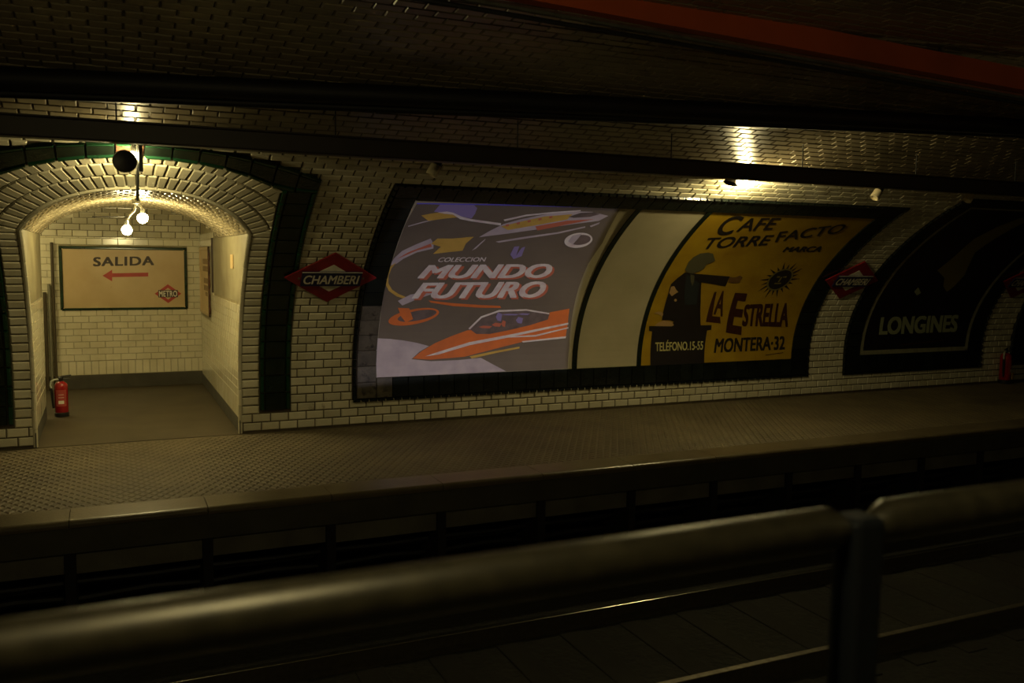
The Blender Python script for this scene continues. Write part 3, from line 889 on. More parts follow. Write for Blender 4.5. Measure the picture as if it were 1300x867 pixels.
def ell(cx, cy, rx, ry, k0, n=26, rot=0):
    out = [(cx + rx * math.cos(2*math.pi*i/n), cy + ry * math.sin(2*math.pi*i/n) + rot * rx * math.cos(2*math.pi*i/n)) for i in range(n)]
    return out
pj(ell(225, 560, 112, 34, 0, rot=-.18), .0130, 'ring_ship', 'proj_orange')
pj(ell(240, 555, 86, 22, 0, rot=-.18), .0138, 'ring_ship_hull', 'proj_dark')
pj([(155,520),(205,522),(222,570),(190,585),(170,560)], .0145, 'ring_ship_fin', 'proj_orange')
pj(ell(950, 222, 62, 33, 0, rot=-.1), .0130, 'moon', 'proj_white')
pj(ell(958, 220, 46, 22, 0, rot=-.1), .0138, 'moon_shade', 'proj_dark')
pj([(905,225),(925,200),(965,192),(950,212),(925,240)], .0145, 'moon_light', 'proj_lilac')
pj([(650,285),(668,250),(690,248),(676,290),(700,255),(716,250),(700,292),(664,305)], .0130, 'tower', 'proj_violet')
pj([(155,490),(210,462),(330,440),(330,452),(250,478),(175,510)], .0130, 'small_rocket', 'proj_lilac')
for body, quad in (('MUNDO', [(262,330),(838,324),(830,388),(240,390)]), ('FUTURO', [(238,408),(812,402),(800,475),(215,480)])):
    tl, tr, br, bl = quad
    sh = [(a + 9, b + 7) for a, b in quad]
    text_on_vault(body, q(sh), .0150, 'lettering_shadow', 'proj_red', mundo, bold=.055, shear=.28)
    text_on_vault(body, q(quad), .0165, 'lettering', 'proj_white', mundo, bold=.04, shear=.28)
text_on_vault('COLECCION', q([(338,297),(545,296),(542,315),(330,317)]), .015, 'lettering', 'proj_white', mundo, bold=.02, shear=.2)
# 2. blank bay and the two narrow green battens
blank = panel('blank_advert_panel', 5.87, 6.84, SB, ST, 'plaster_panel', 'blank cream plaster advert bay between two dark battens', cat='panel')
for xa, lab in ((5.80, 'dark green batten right of the projected rocket picture'), (6.84, 'dark green batten along the edge of the ochre coffee advert')):
    v1, f1 = sheet([(xa, SB), (xa + .07, SB), (xa + .07, ST), (xa, ST)], .022)
    v2, f2 = sheet([(xa, SB), (xa + .07, SB), (xa + .07, ST), (xa, ST)], .0)
    mm = MB(); mm.add(v1, f1)
    for a in (xa, xa + .07):
        n = 26; base = len(mm.v)
        for i in range(n + 1):
            sI = SB + (ST - SB) * i / n
            mm.v += [tuple(surf(a, sI, 0)), tuple(surf(a, sI, .022))]
        for i in range(n): mm.f.append((base + 2*i, base + 2*i + 2, base + 2*i + 3, base + 2*i + 1))
    mm.build('batten', 'tile_green', frame_main)['label'] = lab
# 3. coffee advert
cafe = panel('coffee_advert', 6.91, 9.66, SB, ST, 'ochre_tile', 'ochre painted advert of a hatted man pointing at a sun, LA ESTRELLA', cat='advert')
q = Q(800, 250, 3.77)
g2 = Q(820, 300, 5.1)
def cf(pts, h, name, material, g=g2): return shape_px(g(pts), h, name, material, cafe)
def ct_(body, quad, h, material, **kw): return text_on_vault(body, q(quad), h, 'lettering', material, cafe, **kw)
ct_('C', [(455,85),(548,88),(500,176),(405,182)], .012, 'paint_black', bold=.02, shear=.25)
ct_('AFE', [(532,98),(722,96),(690,152),(505,162)], .012, 'paint_black', bold=.015, shear=.2)
ct_('TORRE', [(372,192),(690,178),(668,226),(350,247)], .012, 'paint_black', bold=.02, shear=.25)
ct_('FACTO', [(700,165),(1040,124),(1010,168),(690,214)], .012, 'paint_black', bold=.015, shear=.2)
ct_('MARCA', [(738,236),(922,232),(905,260),(726,260)], .012, 'paint_black', bold=.04, shear=.25)
ct_('L', [(398,452),(425,450),(432,604),(360,596)], .012, 'paint_maroon', bold=.05, shear=.1)
ct_('A', [(425,448),(462,446),(440,572),(396,560)], .012, 'paint_maroon', bold=.03)
ct_('E', [(500,456),(560,460),(530,660),(455,648)], .012, 'paint_maroon', bold=.05)
ct_('STRELLA', [(548,512),(764,504),(752,622),(532,618)], .012, 'paint_maroon', bold=.045)
ct_('MONTERA·32', [(408,676),(740,664),(738,730),(398,746)], .012, 'paint_black', bold=.035)
cf([(655,820),(740,808),(740,811),(655,823)], .012, 'signature', 'paint_maroon', lambda p: q([(a - 10, b - 65) for a, b in p]))
cf([(88,616),(388,612),(386,634),(366,637),(352,796),(95,806),(103,642),(88,640)], .013, 'counter', 'paint_black', q)
ct_('TELÉFONO.15-55', [(118,684),(348,678),(345,730),(118,738)], .0155, 'paint_paleyellow', bold=.02)
cf([(160,305),(200,268),(250,230),(300,236),(345,240),(430,247),(542,256),(512,320),(430,305),(357,293),(352,420),(352,580),(110,580),(180,552),(150,540),(100,540),(108,490),(140,375)], .0135, 'man_coat', 'paint_black')
cf([(262,240),(345,300),(325,440),(250,440),(245,380)], .0145, 'man_waistcoat', 'paint_bluegrey')
cf([(285,240),(312,250),(308,290),(298,318),(288,290)], .0155, 'man_cravat', 'paint_grey')
cf([(250,212),(275,160),(305,130),(350,106),(400,100),(432,108),(446,152),(420,166),(390,176),(372,205),(345,222),(300,238),(262,228)], .0145, 'man_hat', 'paint_grey')
cf([(538,258),(575,262),(606,250),(624,262),(612,274),(600,296),(560,298),(530,290)], .0145, 'man_hand', 'paint_brown')
cf([(50,578),(75,556),(110,542),(165,550),(178,572),(165,580)], .0150, 'man_hand', 'paint_skin')
cf([(160,322),(180,318),(195,345),(206,356),(180,372),(165,384),(148,362)], .0150, 'man_flower', 'paint_skin')
cf(ell(188, 410, 9, 9, 0, 10), .0150, 'man_button', 'paint_skin')
cf([(48,495),(75,484),(100,486),(110,500),(100,522),(92,506),(70,500)], .0140, 'man_cuff', 'paint_skin')
sx, ss_ = px(800 + 715/3.77, 250 + 392/3.77)
rays = MB()
for i in range(20):
    an = 2 * math.pi * i / 20; rr = .37 if i % 2 == 0 else .31
    r_ = sheet([(sx + .20 * math.cos(an - .10), ss_ + .20 * math.sin(an - .10)), (sx + .20 * math.cos(an + .10), ss_ + .20 * math.sin(an + .10)), (sx + rr * math.cos(an + .04), ss_ + rr * math.sin(an + .04))], .012)
    rays.add(*r_)
rays.build('sun_rays', 'paint_black', cafe)
shape_xs([(sx + .215 * math.cos(t * .2244), ss_ + .215 * math.sin(t * .2244)) for t in range(28)], .013, 'sun_rim', 'paint_olive', cafe)
shape_xs([(sx + .185 * math.cos(t * .2244), ss_ + .185 * math.sin(t * .2244)) for t in range(28)], .014, 'sun_disc', 'paint_black', cafe)
for dx, dy, w_, h_ in ((-.06,.05,.03,.014),(.06,.05,.03,.014),(0,0,.014,.05),(0,-.075,.06,.012)):
    shape_xs([(sx+dx-w_,ss_+dy-h_),(sx+dx+w_,ss_+dy-h_),(sx+dx+w_,ss_+dy+h_),(sx+dx-w_,ss_+dy+h_)], .0148, 'sun_face', 'paint_olive', cafe)
# 4. dark watch advert and the bay beyond
lon = panel('watch_advert', 11.08, 13.58, .60, s_of_z(2.9), 'poster_black', 'black watch advert with pale border lettered LONGINES', cat='advert')
L0, L1, LS0, LS1 = 11.08, 13.58, .60, s_of_z(2.9)
for a, b, c, e in ((L0, L0 + .07, LS0, LS1), (L1 - .07, L1, LS0, LS1), (L0, L1, LS0, LS0 + .07), (L0, L1, LS1 - .05, LS1)):
    shape_xs([(a, c), (b, c), (b, e), (a, e)], .014, 'border', 'border_pale', lon)
text_on_vault('LONGINES', [(1118,402),(1217,399),(1214,421),(1115,425)], .013, 'lettering', 'paint_greygreen', lon, bold=.045)
q5 = Q(980, 200, 2.89)
shape_px(q5([(918,216),(925,236),(850,275),(745,345),(705,430),(668,470),(640,492),(626,470),(632,440),(605,412),(655,372),(690,340),(740,296),(830,250)]), .013, 'figure', 'paint_olive', lon)
shape_px(q5([(520,490),(535,474),(545,495),(530,505)]), .013, 'small_emblem', 'paint_greygreen', lon)
shape_px(q5([(470,685),(625,668),(625,672),(470,689)]), .013, 'small_print', 'paint_maroon', lon)
pl2 = panel('dim_advert', 15.02, 17.55, .60, s_of_z(2.9), 'poster_black', 'dim dark advert beyond the watch advert', cat='advert')
for a, b, c, e in ((15.02, 15.09, LS0, LS1), (17.48, 17.55, LS0, LS1), (15.02, 17.55, LS0, LS0 + .07), (15.02, 17.55, LS1 - .05, LS1)):
    shape_xs([(a, c), (b, c), (b, e), (a, e)], .014, 'border', 'border_pale', pl2)

# ------------------------------------------------------------------ station name signs
def slab(poly, h0, h1, M):
    n = len(poly)
    return [M @ Vector((a, b, h0)) for a, b in poly] + [M @ Vector((a, b, h1)) for a, b in poly], \
           [tuple(range(n))[::-1], tuple(range(n, 2 * n))] + [(i, (i+1) % n, (i+1) % n + n, i + n) for i in range(n)]
def plane_text(body, cx, cy, w_, h_, hh, M, name, material, parent, **kw):
    v, f, _ = text_poly(body, **kw)
    return pmesh(name, [M @ Vector((cx + (a - .5) * w_, cy + (b - .5) * h_, hh + c)) for a, b, c in v], f, material, parent)
def diamond_frame(W_, H_, k):
    return [(-W_, 0), (0, -H_), (W_, 0), (0, H_)]
def station_sign(x, z, label, damaged=False):
    sc_ = s_of_z(z); M = wall_matrix(x, sc_); root = empty('station_sign', surf(x, sc_, .02))
    W_, H_ = .53, .375
    def part(name, poly, h0, h1, material):
        v, f = slab(poly, h0, h1, M); return pmesh(name, v, f, material, root)
    part('diamond_board', diamond_frame(W_, H_, 0), .045, .065, 'enamel_red')
    part('white_diamond', diamond_frame(.30, .205, 0), .065, .068, 'enamel_white')
    nb = part('name_band', [(-.345, -.105), (.345, -.105), (.345, .105), (-.345, .105)], .068, .085, 'enamel_blue')
    br_ = part('band_rim', [(-.345, .098), (.345, .098), (.345, .108), (-.345, .108)], .085, .088, 'enamel_white')
    lt = plane_text('CHAMBERI', 0, -.006, .64, .135, .087, M, 'lettering', 'enamel_white', root, bold=.022, shear=.12)
    under(lt, nb); under(br_, nb)
    for sd in (-1, 1):
        mm = MB(); mm.lathe([(.012, 0), (.012, .006), (.006, .010)], M @ Vector((sd * .37, 0, .066)), 10, axis=M.to_3x3() @ Vector((0, 0, 1))); mm.build('screw', 'steel_grey', root)
    for sd in (-1, 1):
        mm = MB(); mm.tube([M @ Vector((sd * .2, 0, 0)), M @ Vector((sd * .2, 0, .05))], .012, 8); mm.build('stud_mount', 'steel_dark', root)
    return tag(root, label, 'sign', 'diamond station name signs')
station_sign(2.345, 1.885, 'red diamond CHAMBERI sign between the passage arch and the projected picture')
station_sign(10.30, 1.86, 'red diamond CHAMBERI sign between the ochre advert and the black watch advert')
station_sign(14.22, 1.84, 'red diamond CHAMBERI sign past the black watch advert')

# ------------------------------------------------------------------ exit sign on the passage back wall
ex = empty('exit_sign', ((SGX0 + SGX1) / 2, Y_BACK, SGZ0))
MY = lambda x, z: Matrix(((1, 0, 0, x), (0, 0, -1, Y_BACK), (0, 1, 0, z), (0, 0, 0, 1)))
M0 = MY(0, 0)
def fpart(name, poly, h0, h1, material, parent=ex, M=M0):
    v, f = slab(poly, h0, h1, M); return pmesh(name, v, f, material, parent)
fpart('board', [(SGX0 + .04, SGZ0 + .04), (SGX1 - .04, SGZ0 + .04), (SGX1 - .04, SGZ1 - .04), (SGX0 + .04, SGZ1 - .04)], 0, .012, 'sign_cream')
fw = .055
for nm, poly in (('l', [(SGX0, SGZ0), (SGX0 + fw, SGZ0 + fw), (SGX0 + fw, SGZ1 - fw), (SGX0, SGZ1)]), ('r', [(SGX1, SGZ0), (SGX1, SGZ1), (SGX1 - fw, SGZ1 - fw), (SGX1 - fw, SGZ0 + fw)]),
                 ('b', [(SGX0, SGZ0), (SGX1, SGZ0), (SGX1 - fw, SGZ0 + fw), (SGX0 + fw, SGZ0 + fw)]), ('t', [(SGX0, SGZ1), (SGX0 + fw, SGZ1 - fw), (SGX1 - fw, SGZ1 - fw), (SGX1, SGZ1)])):
    r_ = pillow(poly, lambda u, v, h: Vector((u, Y_BACK - h, v)), gap=.001, bev=.018, h1=.03, h0=0)
    pmesh('frame_side', r_[0], r_[1], 'tile_green_edge', ex)
def by(u, v): 
    dd = ray(u, v); P = CAM + dd * (Y_BACK / dd.y); return P.x, P.z
qs = Q(60, 300, 5.909)
def bx_(pts): return [by(*p) for p in qs(pts)]
def fquad(body, pts, name, material, **kw):
    qd = bx_(pts); v, f, _ = text_poly(body, **kw)
    return pmesh(name, [Vector((quadmap(qd, a, b)[0], Y_BACK - .0135 - c, quadmap(qd, a, b)[1])) for a, b, c in v], f, material, ex)
fquad('SALIDA', [(345,156),(800,148),(802,217),(343,226)], 'lettering', 'sign_ink', bold=.035, space=1.12)
v = bx_([(415,295),(487,250),(487,277),(757,272),(757,301),(487,306),(487,338)])
fpart('arrow', [(a, b) for a, b in v][::-1], .012, .0135, 'sign_red')
lx, lz = bx_([(906,430)])[0]
em = MY(lx, lz)
lw, lh = .198, .150
md = fpart('metro_diamond', diamond_frame(lw, lh, 0), .012, .0135, 'sign_red', ex, em)
mw = fpart('metro_diamond_white', diamond_frame(lw * .62, lh * .62, 0), .0135, .0145, 'sign_cream', ex, em)
mb_ = fpart('metro_band', [(-.146, -.058), (.146, -.058), (.146, .058), (-.146, .058)], .0145, .0165, 'sign_ink', ex, em)
ml = plane_text('METRO', 0, 0, .27, .094, .0195, em, 'lettering', 'enamel_white', ex, bold=.02, space=1.1)
for o_ in (mw, mb_, ml): under(o_, md)
tag(ex, 'cream exit sign with green frame reading SALIDA over a red arrow', 'sign')

# ------------------------------------------------------------------ side sign on the passage right wall
rs = empty('wall_notice', (PX1, 14.4, 1.19))
mm = MB(); mm.box((PX1 - .02, 13.78, 1.22), (PX1 - .006, 15.0, 2.17)); mm.build('board', 'sign_cream', rs)
for lo, hi in (((13.73, 1.18), (15.05, 1.23)), ((13.73, 2.16), (15.05, 2.21)), ((13.73, 1.18), (13.79, 2.21)), ((14.99, 1.18), (15.05, 2.21))):
    mm = MB(); mm.bbox((PX1 - .035, lo[0], lo[1]), (PX1 - .004, hi[0], hi[1]), .008); mm.build('frame_side', 'tile_brownblack' if lo[0] < 13.8 and hi[0] < 13.9 else 'sign_cream', rs)
for z0, z1, y0, y1 in ((1.95, 2.03, 13.95, 14.6), (1.84, 1.92, 13.95, 14.6), (1.66, 1.74, 13.95, 14.5), (1.55, 1.63, 13.95, 14.45), (1.47, 1.53, 14.0, 14.3)):
    y = y0
    while y < y1:
        mm = MB(); mm.box((PX1 - .0215, y, z0), (PX1 - .020, y + .07, z1)); mm.build('faded_mark', 'paint_brown', rs); y += .12
tag(rs, 'narrow cream notice with faded brown marks on the passage side wall', 'sign')
mm = MB(); mm.bbox((PX1 - .02, 11.05, 1.93), (PX1 - .005, 11.28, 2.10), .004); tag(mm.build('paper_label', 'sign_cream'), 'small pale paper label stuck on the grey wall panel', 'label')

# ------------------------------------------------------------------ conduits in the corridor
for i, (x_, y_, z1_, rr, mt, lab) in enumerate(((-.86, 15.14, 1.50, .026, 'conduit_brown', 'brown vertical conduit in the passage corner behind the left jamb'),
                                              (-.80, 15.16, 1.62, .022, 'conduit_grey', 'pale grey vertical conduit between the two brown ones'),
                                              (-.745, 15.15, 2.25, .022, 'conduit_brown', 'taller brown vertical conduit beside the exit sign'))):
    mm = MB(); mm.tube([(x_, y_, 0), (x_, y_, z1_ * .5), (x_, y_, z1_)], rr, 10); o = smooth_by_angle(mm.build('conduit', mt)); tag(o, lab, 'pipe')

# ------------------------------------------------------------------ fire extinguishers
def extinguisher(x, y, hscale, rz, label, yellow=False):
    root = empty('fire_extinguisher', (x, y, 0))
    k = hscale
    def add(mm, name, material, smooth=True, sub=None):
        o = mm.build(name, material)
        M = Matrix.Translation((x, y, 0)) @ Matrix.Rotation(rz, 4, 'Z') @ Matrix.Scale(k, 4)
        o.data.transform(Matrix.Translation(o.location)); o.data.transform(M @ Matrix.Identity(4)); o.location = (0, 0, 0)
        if sub is not None: o.parent = sub
        else: o.parent = root; o.matrix_parent_inverse = Matrix.Translation(-Vector(root.location))
        if smooth: smooth_by_angle(o)
        return o
    mm = MB(); mm.lathe([(.080, 0), (.082, .01), (.082, .045), (.076, .05)], (0, 0, 0)); add(mm, 'base_ring', 'ext_black')
    mm = MB(); mm.lathe([(.072, .04), (.077, .055), (.077, .36), (.074, .385), (.060, .41), (.036, .428), (.022, .433)], (0, 0, 0)); body = add(mm, 'cylinder_body', 'ext_red')
    mm = MB(); mm.lathe([(.022, .43), (.022, .455), (.028, .46), (.028, .475), (.016, .485)], (0, 0, 0)); val = add(mm, 'valve', 'ext_black')
    mm = MB(); mm.tube([(-.02, 0, .475), (.01, 0, .487), (.05, 0, .492), (.115, 0, .50)], [.011, .012, .011, .008], 8); add(mm, 'lever', 'ext_black', sub=val)
    mm = MB(); mm.tube([(-.01, 0, .462), (.05, 0, .458), (.10, 0, .452)], [.009, .009, .007], 8); add(mm, 'carry_handle', 'ext_black', sub=val)
    mm = MB(); mm.tube([(-.02, -.0, .455), (-.07, -.0, .452), (-.108, 0, .43), (-.118, 0, .385), (-.108, 0, .345)], .011, 8); h_ = add(mm, 'hose', 'hose_pale')
    mm = MB(); mm.tube([(-.108, 0, .35), (-.102, 0, .28), (-.094, 0, .17), (-.09, 0, .10)], [.013, .016, .014, .012], 8); add(mm, 'nozzle', 'ext_black', sub=h_)
    mm = MB()
    pts = []
    for j in range(2):
        for i in range(9):
            an = -math.pi/2 + (i - 4) * .2; pts.append((.0778 * math.cos(an), .0778 * math.sin(an), .13 + j * .20))
    mm.add(pts, [(i, i + 1, i + 10, i + 9) for i in range(8)]); add(mm, 'label_plate', 'ext_label', sub=body)
    for z0, z1 in ((.27, .275), (.235, .24), (.16, .20)):
        mm = MB(); pts = []
        for j in range(2):
            for i in range(5):
                an = -math.pi/2 + (i - 2) * .2; pts.append((.0784 * math.cos(an), .0784 * math.sin(an), z0 if j == 0 else z1))
        mm.add(pts, [(i, i + 1, i + 6, i + 5) for i in range(4)]); add(mm, 'label_mark', 'enamel_white', sub=body)
    if yellow:
        mm = MB(); mm.bbox((.005, -.092, .06), (.085, -.086, .15), .002); add(mm, 'yellow_tag', 'tag_yellow', False)
    return tag(root, label, 'extinguisher', 'fire extinguishers on the platform')
extinguisher(-.575, 12.72, 1.05, 0, 'red fire extinguisher standing by the conduits inside the exit passage')
extinguisher(14.42, 10.62, 1.25, .4, 'red fire extinguisher with a yellow tag against the wall beyond the watch advert', True)

# ------------------------------------------------------------------ overhead trunking, conduits and duct
YT = 7.62
tr_ = empty('cable_trunking', (5, YT, 3.03))
mm = MB(); mm.bbox((X0, YT - .07, 2.945), (X1, YT + .07, 3.10), .012); mm.build('channel', 'trunking', tr_)
mm = MB(); mm.bbox((X0, YT - .08, 3.095), (X1, YT + .08, 3.11), .004); mm.build('lid', 'trunking', tr_)
for i in range(-6, 24):
    xx = .10 + i * 1.7; sA = s_of_z(3.2)
    mm = MB(); mm.tube([(xx, YT, 3.105), (xx, YT, ZC + VB * math.sqrt(1 - ((YT - YC) / VA) ** 2) + .01)], .006, 8); mm.build('hanger', 'steel_dark', tr_)
tag(tr_, 'dark brown cable trunking running just above the passage arch', 'trunking')
def along(x, a, b): return Vector(a).lerp(Vector(b), (x - a[0]) / (b[0] - a[0]))
A_, B_ = (-.67, 7.45, 3.335), (9.05, 6.5, 3.575)
def clampv(P, rr):
    # keep a conduit under the vault
    yy = (P.y - YC) / VA; zv = ZC + VB * math.sqrt(max(1 - yy * yy, 0))
    if P.z + rr > zv: P.z = zv - rr
    return P
cb = empty('overhead_conduits', (4, 7, 3.45))
mm = MB(); mm.tube([clampv(along(x, A_, B_), .085) for x in (-8, -4, -.67, 3, 6, 9.05, 13, 18)], .085, 14); smooth_by_angle(mm.build('large_conduit', 'conduit_black', cb))
mm = MB(); mm.tube([clampv(along(x, A_, B_) + Vector((0, .10, -.09)), .035) for x in (-8, -4, -.67, 3, 6, 9.05, 13, 18)], .035, 10); smooth_by_angle(mm.build('small_conduit', 'conduit_black', cb))
for x in (-3, 0, 3, 6, 9, 12):
    P = along(x, A_, B_)
    mm = MB(); mm.tube([P + Vector((0, 0, .05)), P + Vector((0, 0, .25))], .012, 8); mm.build('hanger', 'steel_dark', cb)
tag(cb, 'pair of black conduits hung along the vault above the brown trunking', 'pipe')
od = empty('overhead_duct', (4, 5.1, 3.7))
def ozb(x): return 3.642 - .033 * (x - 3.6)
mm = MB()
vv = []
for x in (-8, 18): vv += [(x, 5.10, ozb(x)), (x, 5.2, ozb(x)), (x, 5.2, ozb(x) + .17), (x, 5.10, ozb(x) + .17)]
mm.add(vv, [(0,3,2,1),(4,5,6,7),(0,1,5,4),(1,2,6,5),(2,3,7,6),(3,0,4,7)]); mm.build('duct_body', 'duct_orange', od)
mm = MB(); mm.tube([(-8, 5.23, ozb(-8) - .02), (18, 5.23, ozb(18) - .02)], .022, 8); smooth_by_angle(mm.build('lower_rail', 'steel_grey', od))
mm = MB(); mm.tube([(-8, 5.25, ozb(-8) - .065), (18, 5.25, ozb(18) - .065)], .016, 8); smooth_by_angle(mm.build('cable', 'conduit_black', od))
mm = MB(); mm.tube([(-8, 5.22, ozb(-8) + .19), (18, 5.22, ozb(18) + .19)], .016, 8); smooth_by_angle(mm.build('upper_rail', 'steel_grey', od))
for x in range(-6, 18, 3):
    mm = MB(); mm.tube([(x, 5.15, ozb(x) + .16), (x, 5.15, 3.79)], .012, 8); mm.build('hanger', 'steel_dark', od)
tag(od, 'orange red duct with grey rails hung under the top of the vault', 'duct')

# ------------------------------------------------------------------ lamps and fittings
def bulb(root, c, rr=.048, axis=(0, 0, -1), material='bulb_passage'):
    ax = Vector(axis).normalized(); c = Vector(c)
    mm = MB(); mm.lathe([(rr * math.sin(t), -rr * math.cos(t)) for t in [math.pi * i / 12 for i in range(13)]], c, 16, axis=ax)
    o = mm.build('bulb', material, root, smooth=True)
    mm = MB(); mm.lathe([(.018, 0), (.022, .03), (.022, .07), (.014, .075)], c - ax * (rr + .055), 12, axis=ax); smooth_by_angle(mm.build('socket', 'steel_grey', root))
    return o
# twin-bulb lamp under the passage soffit
YL = 11.0
def at_y(u, v, y):
    dd = ray(u, v); return CAM + dd * (y / dd.y)
hb = at_y(173, 262, YL); b1 = at_y(181, 277, YL); b2 = at_y(161, 292, YL)
lp = empty('passage_lamp', (hb.x, YL, 2.71))
mm = MB(); mm.lathe([(.02, -.02), (.045, -.01), (.05, .03), (.05, .05)], (hb.x, YL, 2.67), 16); smooth_by_angle(mm.build('ceiling_rose', 'steel_grey', lp))
mm = MB(); mm.tube([(hb.x, YL, 2.69), (hb.x - .02, YL, 2.58), (b2.x + .03, YL, b2.z + .16), (b2.x, YL, b2.z + .10)], .013, 8); smooth_by_angle(mm.build('arm', 'steel_grey', lp))
mm = MB(); mm.tube([(hb.x, YL, 2.66), (b1.x - .02, YL, b1.z + .13), (b1.x, YL, b1.z + .10)], .013, 8); smooth_by_angle(mm.build('arm', 'steel_grey', lp))
mm = MB(); pr_ = at_y(117, 275, YL); mm.tube([(b2.x + .02, YL, b2.z + .15), (pr_.x, YL, pr_.z)], .008, 6); mm.build('rod', 'steel_dark', lp)
bulb(lp, b1, .058, (0, .1, -1)); bulb(lp, b2, .055, (0, .1, -1))
tag(lp, 'twin lamp with two lit globe bulbs inside the exit passage', 'lamp')
# loudspeaker on its pole under the crown of the arch
sp = empty('loudspeaker', (.262, 8.45, 3.07))
mm = MB(); mm.tube([(.272, 8.44, 3.075), (.262, 8.45, 2.55)], .014, 10); smooth_by_angle(mm.build('pole', 'steel_grey', sp))
mm = MB(); mm.bbox((.275, 8.40, 2.80), (.312, 8.46, 3.05), .008); mm.build('junction_box', 'speaker_black', sp)
mm = MB()
ax = Vector((-.15, -1, -.05)).normalized(); cs = Vector((.172, 8.32, 2.872))
mm.lathe([(.04, -.12), (.075, -.10), (.088, -.04), (.095, .03), (.096, .075), (.088, .085), (.06, .08), (.02, .075)], cs, 20, axis=ax); smooth_by_angle(mm.build('housing', 'speaker_black', sp))
tag(sp, 'small black loudspeaker on a pole hanging before the passage arch', 'loudspeaker')
ub = empty('upper_lamp', (.236, 8.45, 3.06))
bulb(ub, at_y(169.5, 197, 8.45), .036, (0, 0, -1), 'bulb_upper')
mm = MB(); mm.tube([(.236, 8.45, 3.02), (.236, 8.45, 3.075)], .009, 8); smooth_by_angle(mm.build('arm', 'steel_grey', ub))
tag(ub, 'small lit bulb on the vault behind the loudspeaker', 'lamp')
# lamp over the coffee advert
l2 = empty('twin_lamp', (6.78, 8.40, 3.06))
bulb(l2, (6.855, 8.42, 3.005), .050, (.25, -.6, -.6), 'bulb_right')
mm = MB(); mm.tube([(6.60, 8.40, 3.085), (6.72, 8.40, 3.09), (6.84, 8.43, 3.08)], .012, 8); smooth_by_angle(mm.build('arm', 'steel_grey', l2))
mm = MB(); mm.lathe([(.018, .10), (.03, .08), (.05, .03), (.085, -.05), (.078, -.05), (.045, .03)], (6.585, 8.42, 3.03), 18, axis=(.35, 0, 1)); smooth_by_angle(mm.build('cone_shade', 'steel_dark', l2))
tag(l2, 'twin lamp with a lit bulb and dark cone over the ochre advert', 'lamp')
def spot(c, aim, label, hang):
    c = Vector(c); ax = Vector(aim).normalized(); root = empty('spotlight', c)
    mm = MB(); mm.lathe([(.030, 0), (.052, .01), (.055, .06), (.055, .12), (.048, .125), (.046, .10), (.02, .095)], c, 16, axis=ax); smooth_by_angle(mm.build('shade', 'spot_cream', root))
    mm = MB(); mm.lathe([(.022, -.10), (.045, -.09), (.048, 0), (.03, .004)], c, 16, axis=ax); smooth_by_angle(mm.build('housing', 'speaker_black', root))
    mm = MB(); mm.tube([c - ax * .05, c - ax * .05 + Vector((0, -.02, .08)), Vector(hang)], .009, 8); mm.build('bracket', 'steel_dark', root)
    return tag(root, label, 'spotlight', 'unlit spotlights under the trunking')
spot((2.99, 8.42, 3.01), (-.5, .1, -1), 'small unlit spotlight with cream shade over the projected picture', (2.99, 8.36, 3.11))
spot((8.88, 8.42, 3.0), (-.7, .0, -.9), 'larger unlit spotlight with cream shade above the right end of the ochre advert', (8.9, 8.36, 3.11))
spot((10.55, 8.42, 3.03), (-.6, .1, -.9), 'unlit spotlight with cream shade before the black watch advert', (10.56, 8.36, 3.11))
# lamp round the corner in the corridor
l3 = empty('corridor_lamp', (-1.9, 13.9, 2.9))
bulb(l3, (-1.9, 13.9, 2.62), .06, (0, 0, -1), 'bulb_corridor'); mm = MB(); mm.tube([(-1.9, 13.9, 2.72), (-1.9, 13.9, 2.96)], .01, 8); mm.build('stem', 'steel_grey', l3)
tag(l3, 'globe lamp hanging in the corridor round the left corner', 'lamp')
# unseen lamps over the visitors' platform; the dim ones are added ambient fill
for i, xx in enumerate((-6.3, .3, 7.6, 14.3)):
    ln = empty('vault_lamp', (xx, .55, 3.06))
    bulb(ln, (xx, .56, 2.94), .05, (0, .2, -1), 'bulb_near_bright' if i == 1 else 'bulb_near')
    tag(ln, 'bright lit globe bulb on the vault nearest the video projector' if i == 1 else 'dim globe bulb added for ambient fill over the visitors platform', 'lamp', 'lamps over the visitors platform')
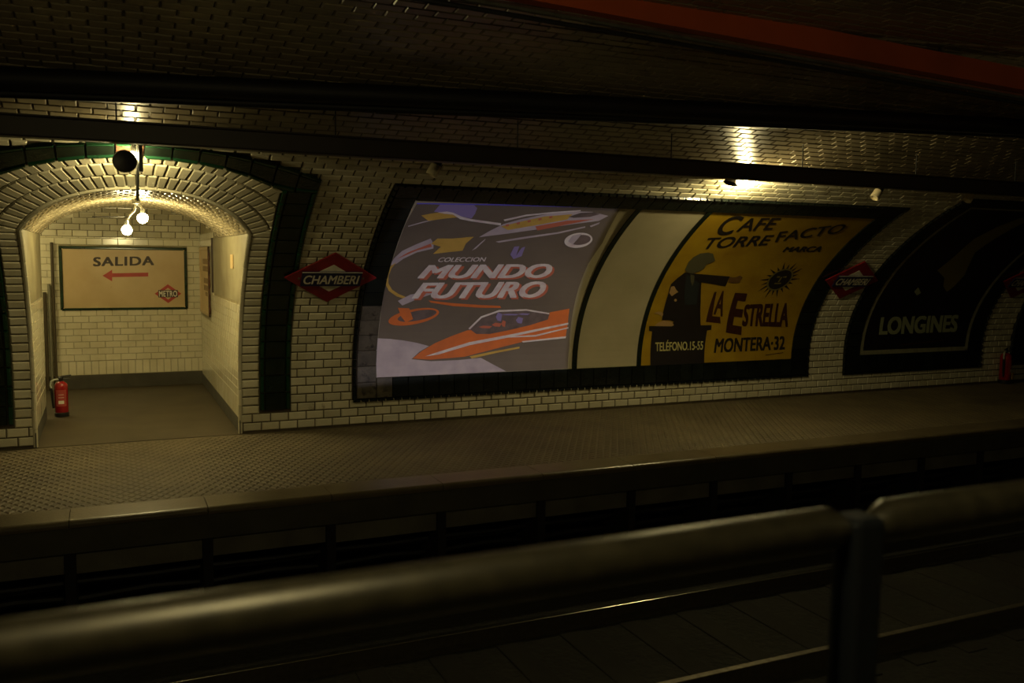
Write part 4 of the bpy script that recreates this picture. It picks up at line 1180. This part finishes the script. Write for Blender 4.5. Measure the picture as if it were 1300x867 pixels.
# video projector: a lamp in a black box with a rectangular gate throws the picture's light
src = Vector((4.40, 1.12, 2.98)); YP = 1.28
pjr = empty('video_projector', (4.4, 1.15, 2.9))
mm = MB()
for lo_, hi_ in (((4.25, .98, 2.90), (4.55, 1.30, 2.915)), ((4.25, .98, 3.05), (4.55, 1.30, 3.065)), ((4.235, .98, 2.90), (4.25, 1.30, 3.065)), ((4.55, .98, 2.90), (4.565, 1.30, 3.065)), ((4.235, .965, 2.90), (4.565, .98, 3.065))): mm.box(lo_, hi_)
mm.build('housing', 'speaker_black', pjr)
cor_ = [Vector((2.78, 10.75, .50)), Vector((5.72, 10.75, .56)), Vector((5.53, 9.2, 2.71)), Vector((2.95, 9.2, 2.71))]
hole = []
for cc_ in cor_:
    k_ = (YP - src.y) / (cc_.y - src.y); P = src + (cc_ - src) * k_; hole.append((P.x, YP, P.z))
out_ = [(4.245, YP, 2.91), (4.555, YP, 2.91), (4.555, YP, 3.055), (4.245, YP, 3.055)]
mm = MB(); mm.add(out_ + hole, [(i, (i + 1) % 4, 4 + (i + 1) % 4, 4 + i) for i in range(4)]); mm.build('gate', 'speaker_black', pjr)
mm = MB(); mm.tube([(4.4, 1.1, 3.065), (4.4, 1.1, 3.21)], .02, 10); mm.build('mount', 'steel_dark', pjr)
tag(pjr, 'black video projector hung over the visitors platform', 'projector')
ld = bpy.data.lights.new('projector_beam', 'SPOT'); ld.energy = 290; ld.color = (0.95, 0.87, 1.0); ld.spot_size = R_(45); ld.spot_blend = 0.0; ld.shadow_soft_size = .0008
lo = bpy.data.objects.new('projector_beam', ld); C.objects.link(lo)
tgt = surf(4.36, (SB + ST) / 2)
lo.location = src; lo.rotation_euler = (tgt - src).to_track_quat('-Z', 'Y').to_euler()

# ------------------------------------------------------------------ glass barrier in front of the visitors' platform
gb = empty('glass_barrier', (0, 1.0, 0.45))
YG = 1.0
posts = [-1.05 - 1.05, -.0 - 1.05 + .0, 1.045, 3.14]
posts = [1.045 + 2.1 * i for i in (-2, -1, 0, 1, 2)]
for p in posts:
    mm = MB(); mm.bbox((p - .030, YG - .030, .45), (p + .030, YG + .030, 1.712), .01); mm.build('post', 'post_blue', gb)
for a, b in zip(posts[:-1], posts[1:]):
    mm = MB(); mm.tube([(a + .031, YG, 1.690), (a + .06, YG, 1.698), (b - .06, YG, 1.698), (b - .031, YG, 1.690)], [.020, .032, .032, .020], 20); smooth_by_angle(mm.build('handrail', 'handrail_steel', gb), 50)
    mm = MB(); mm.box((a + .03, YG - .006, .52), (b - .03, YG + .006, 1.67)); mm.build('glass_pane', 'glass', gb)
tag(gb, 'glass barrier with steel handrail and dark posts along the visitors platform', 'barrier')
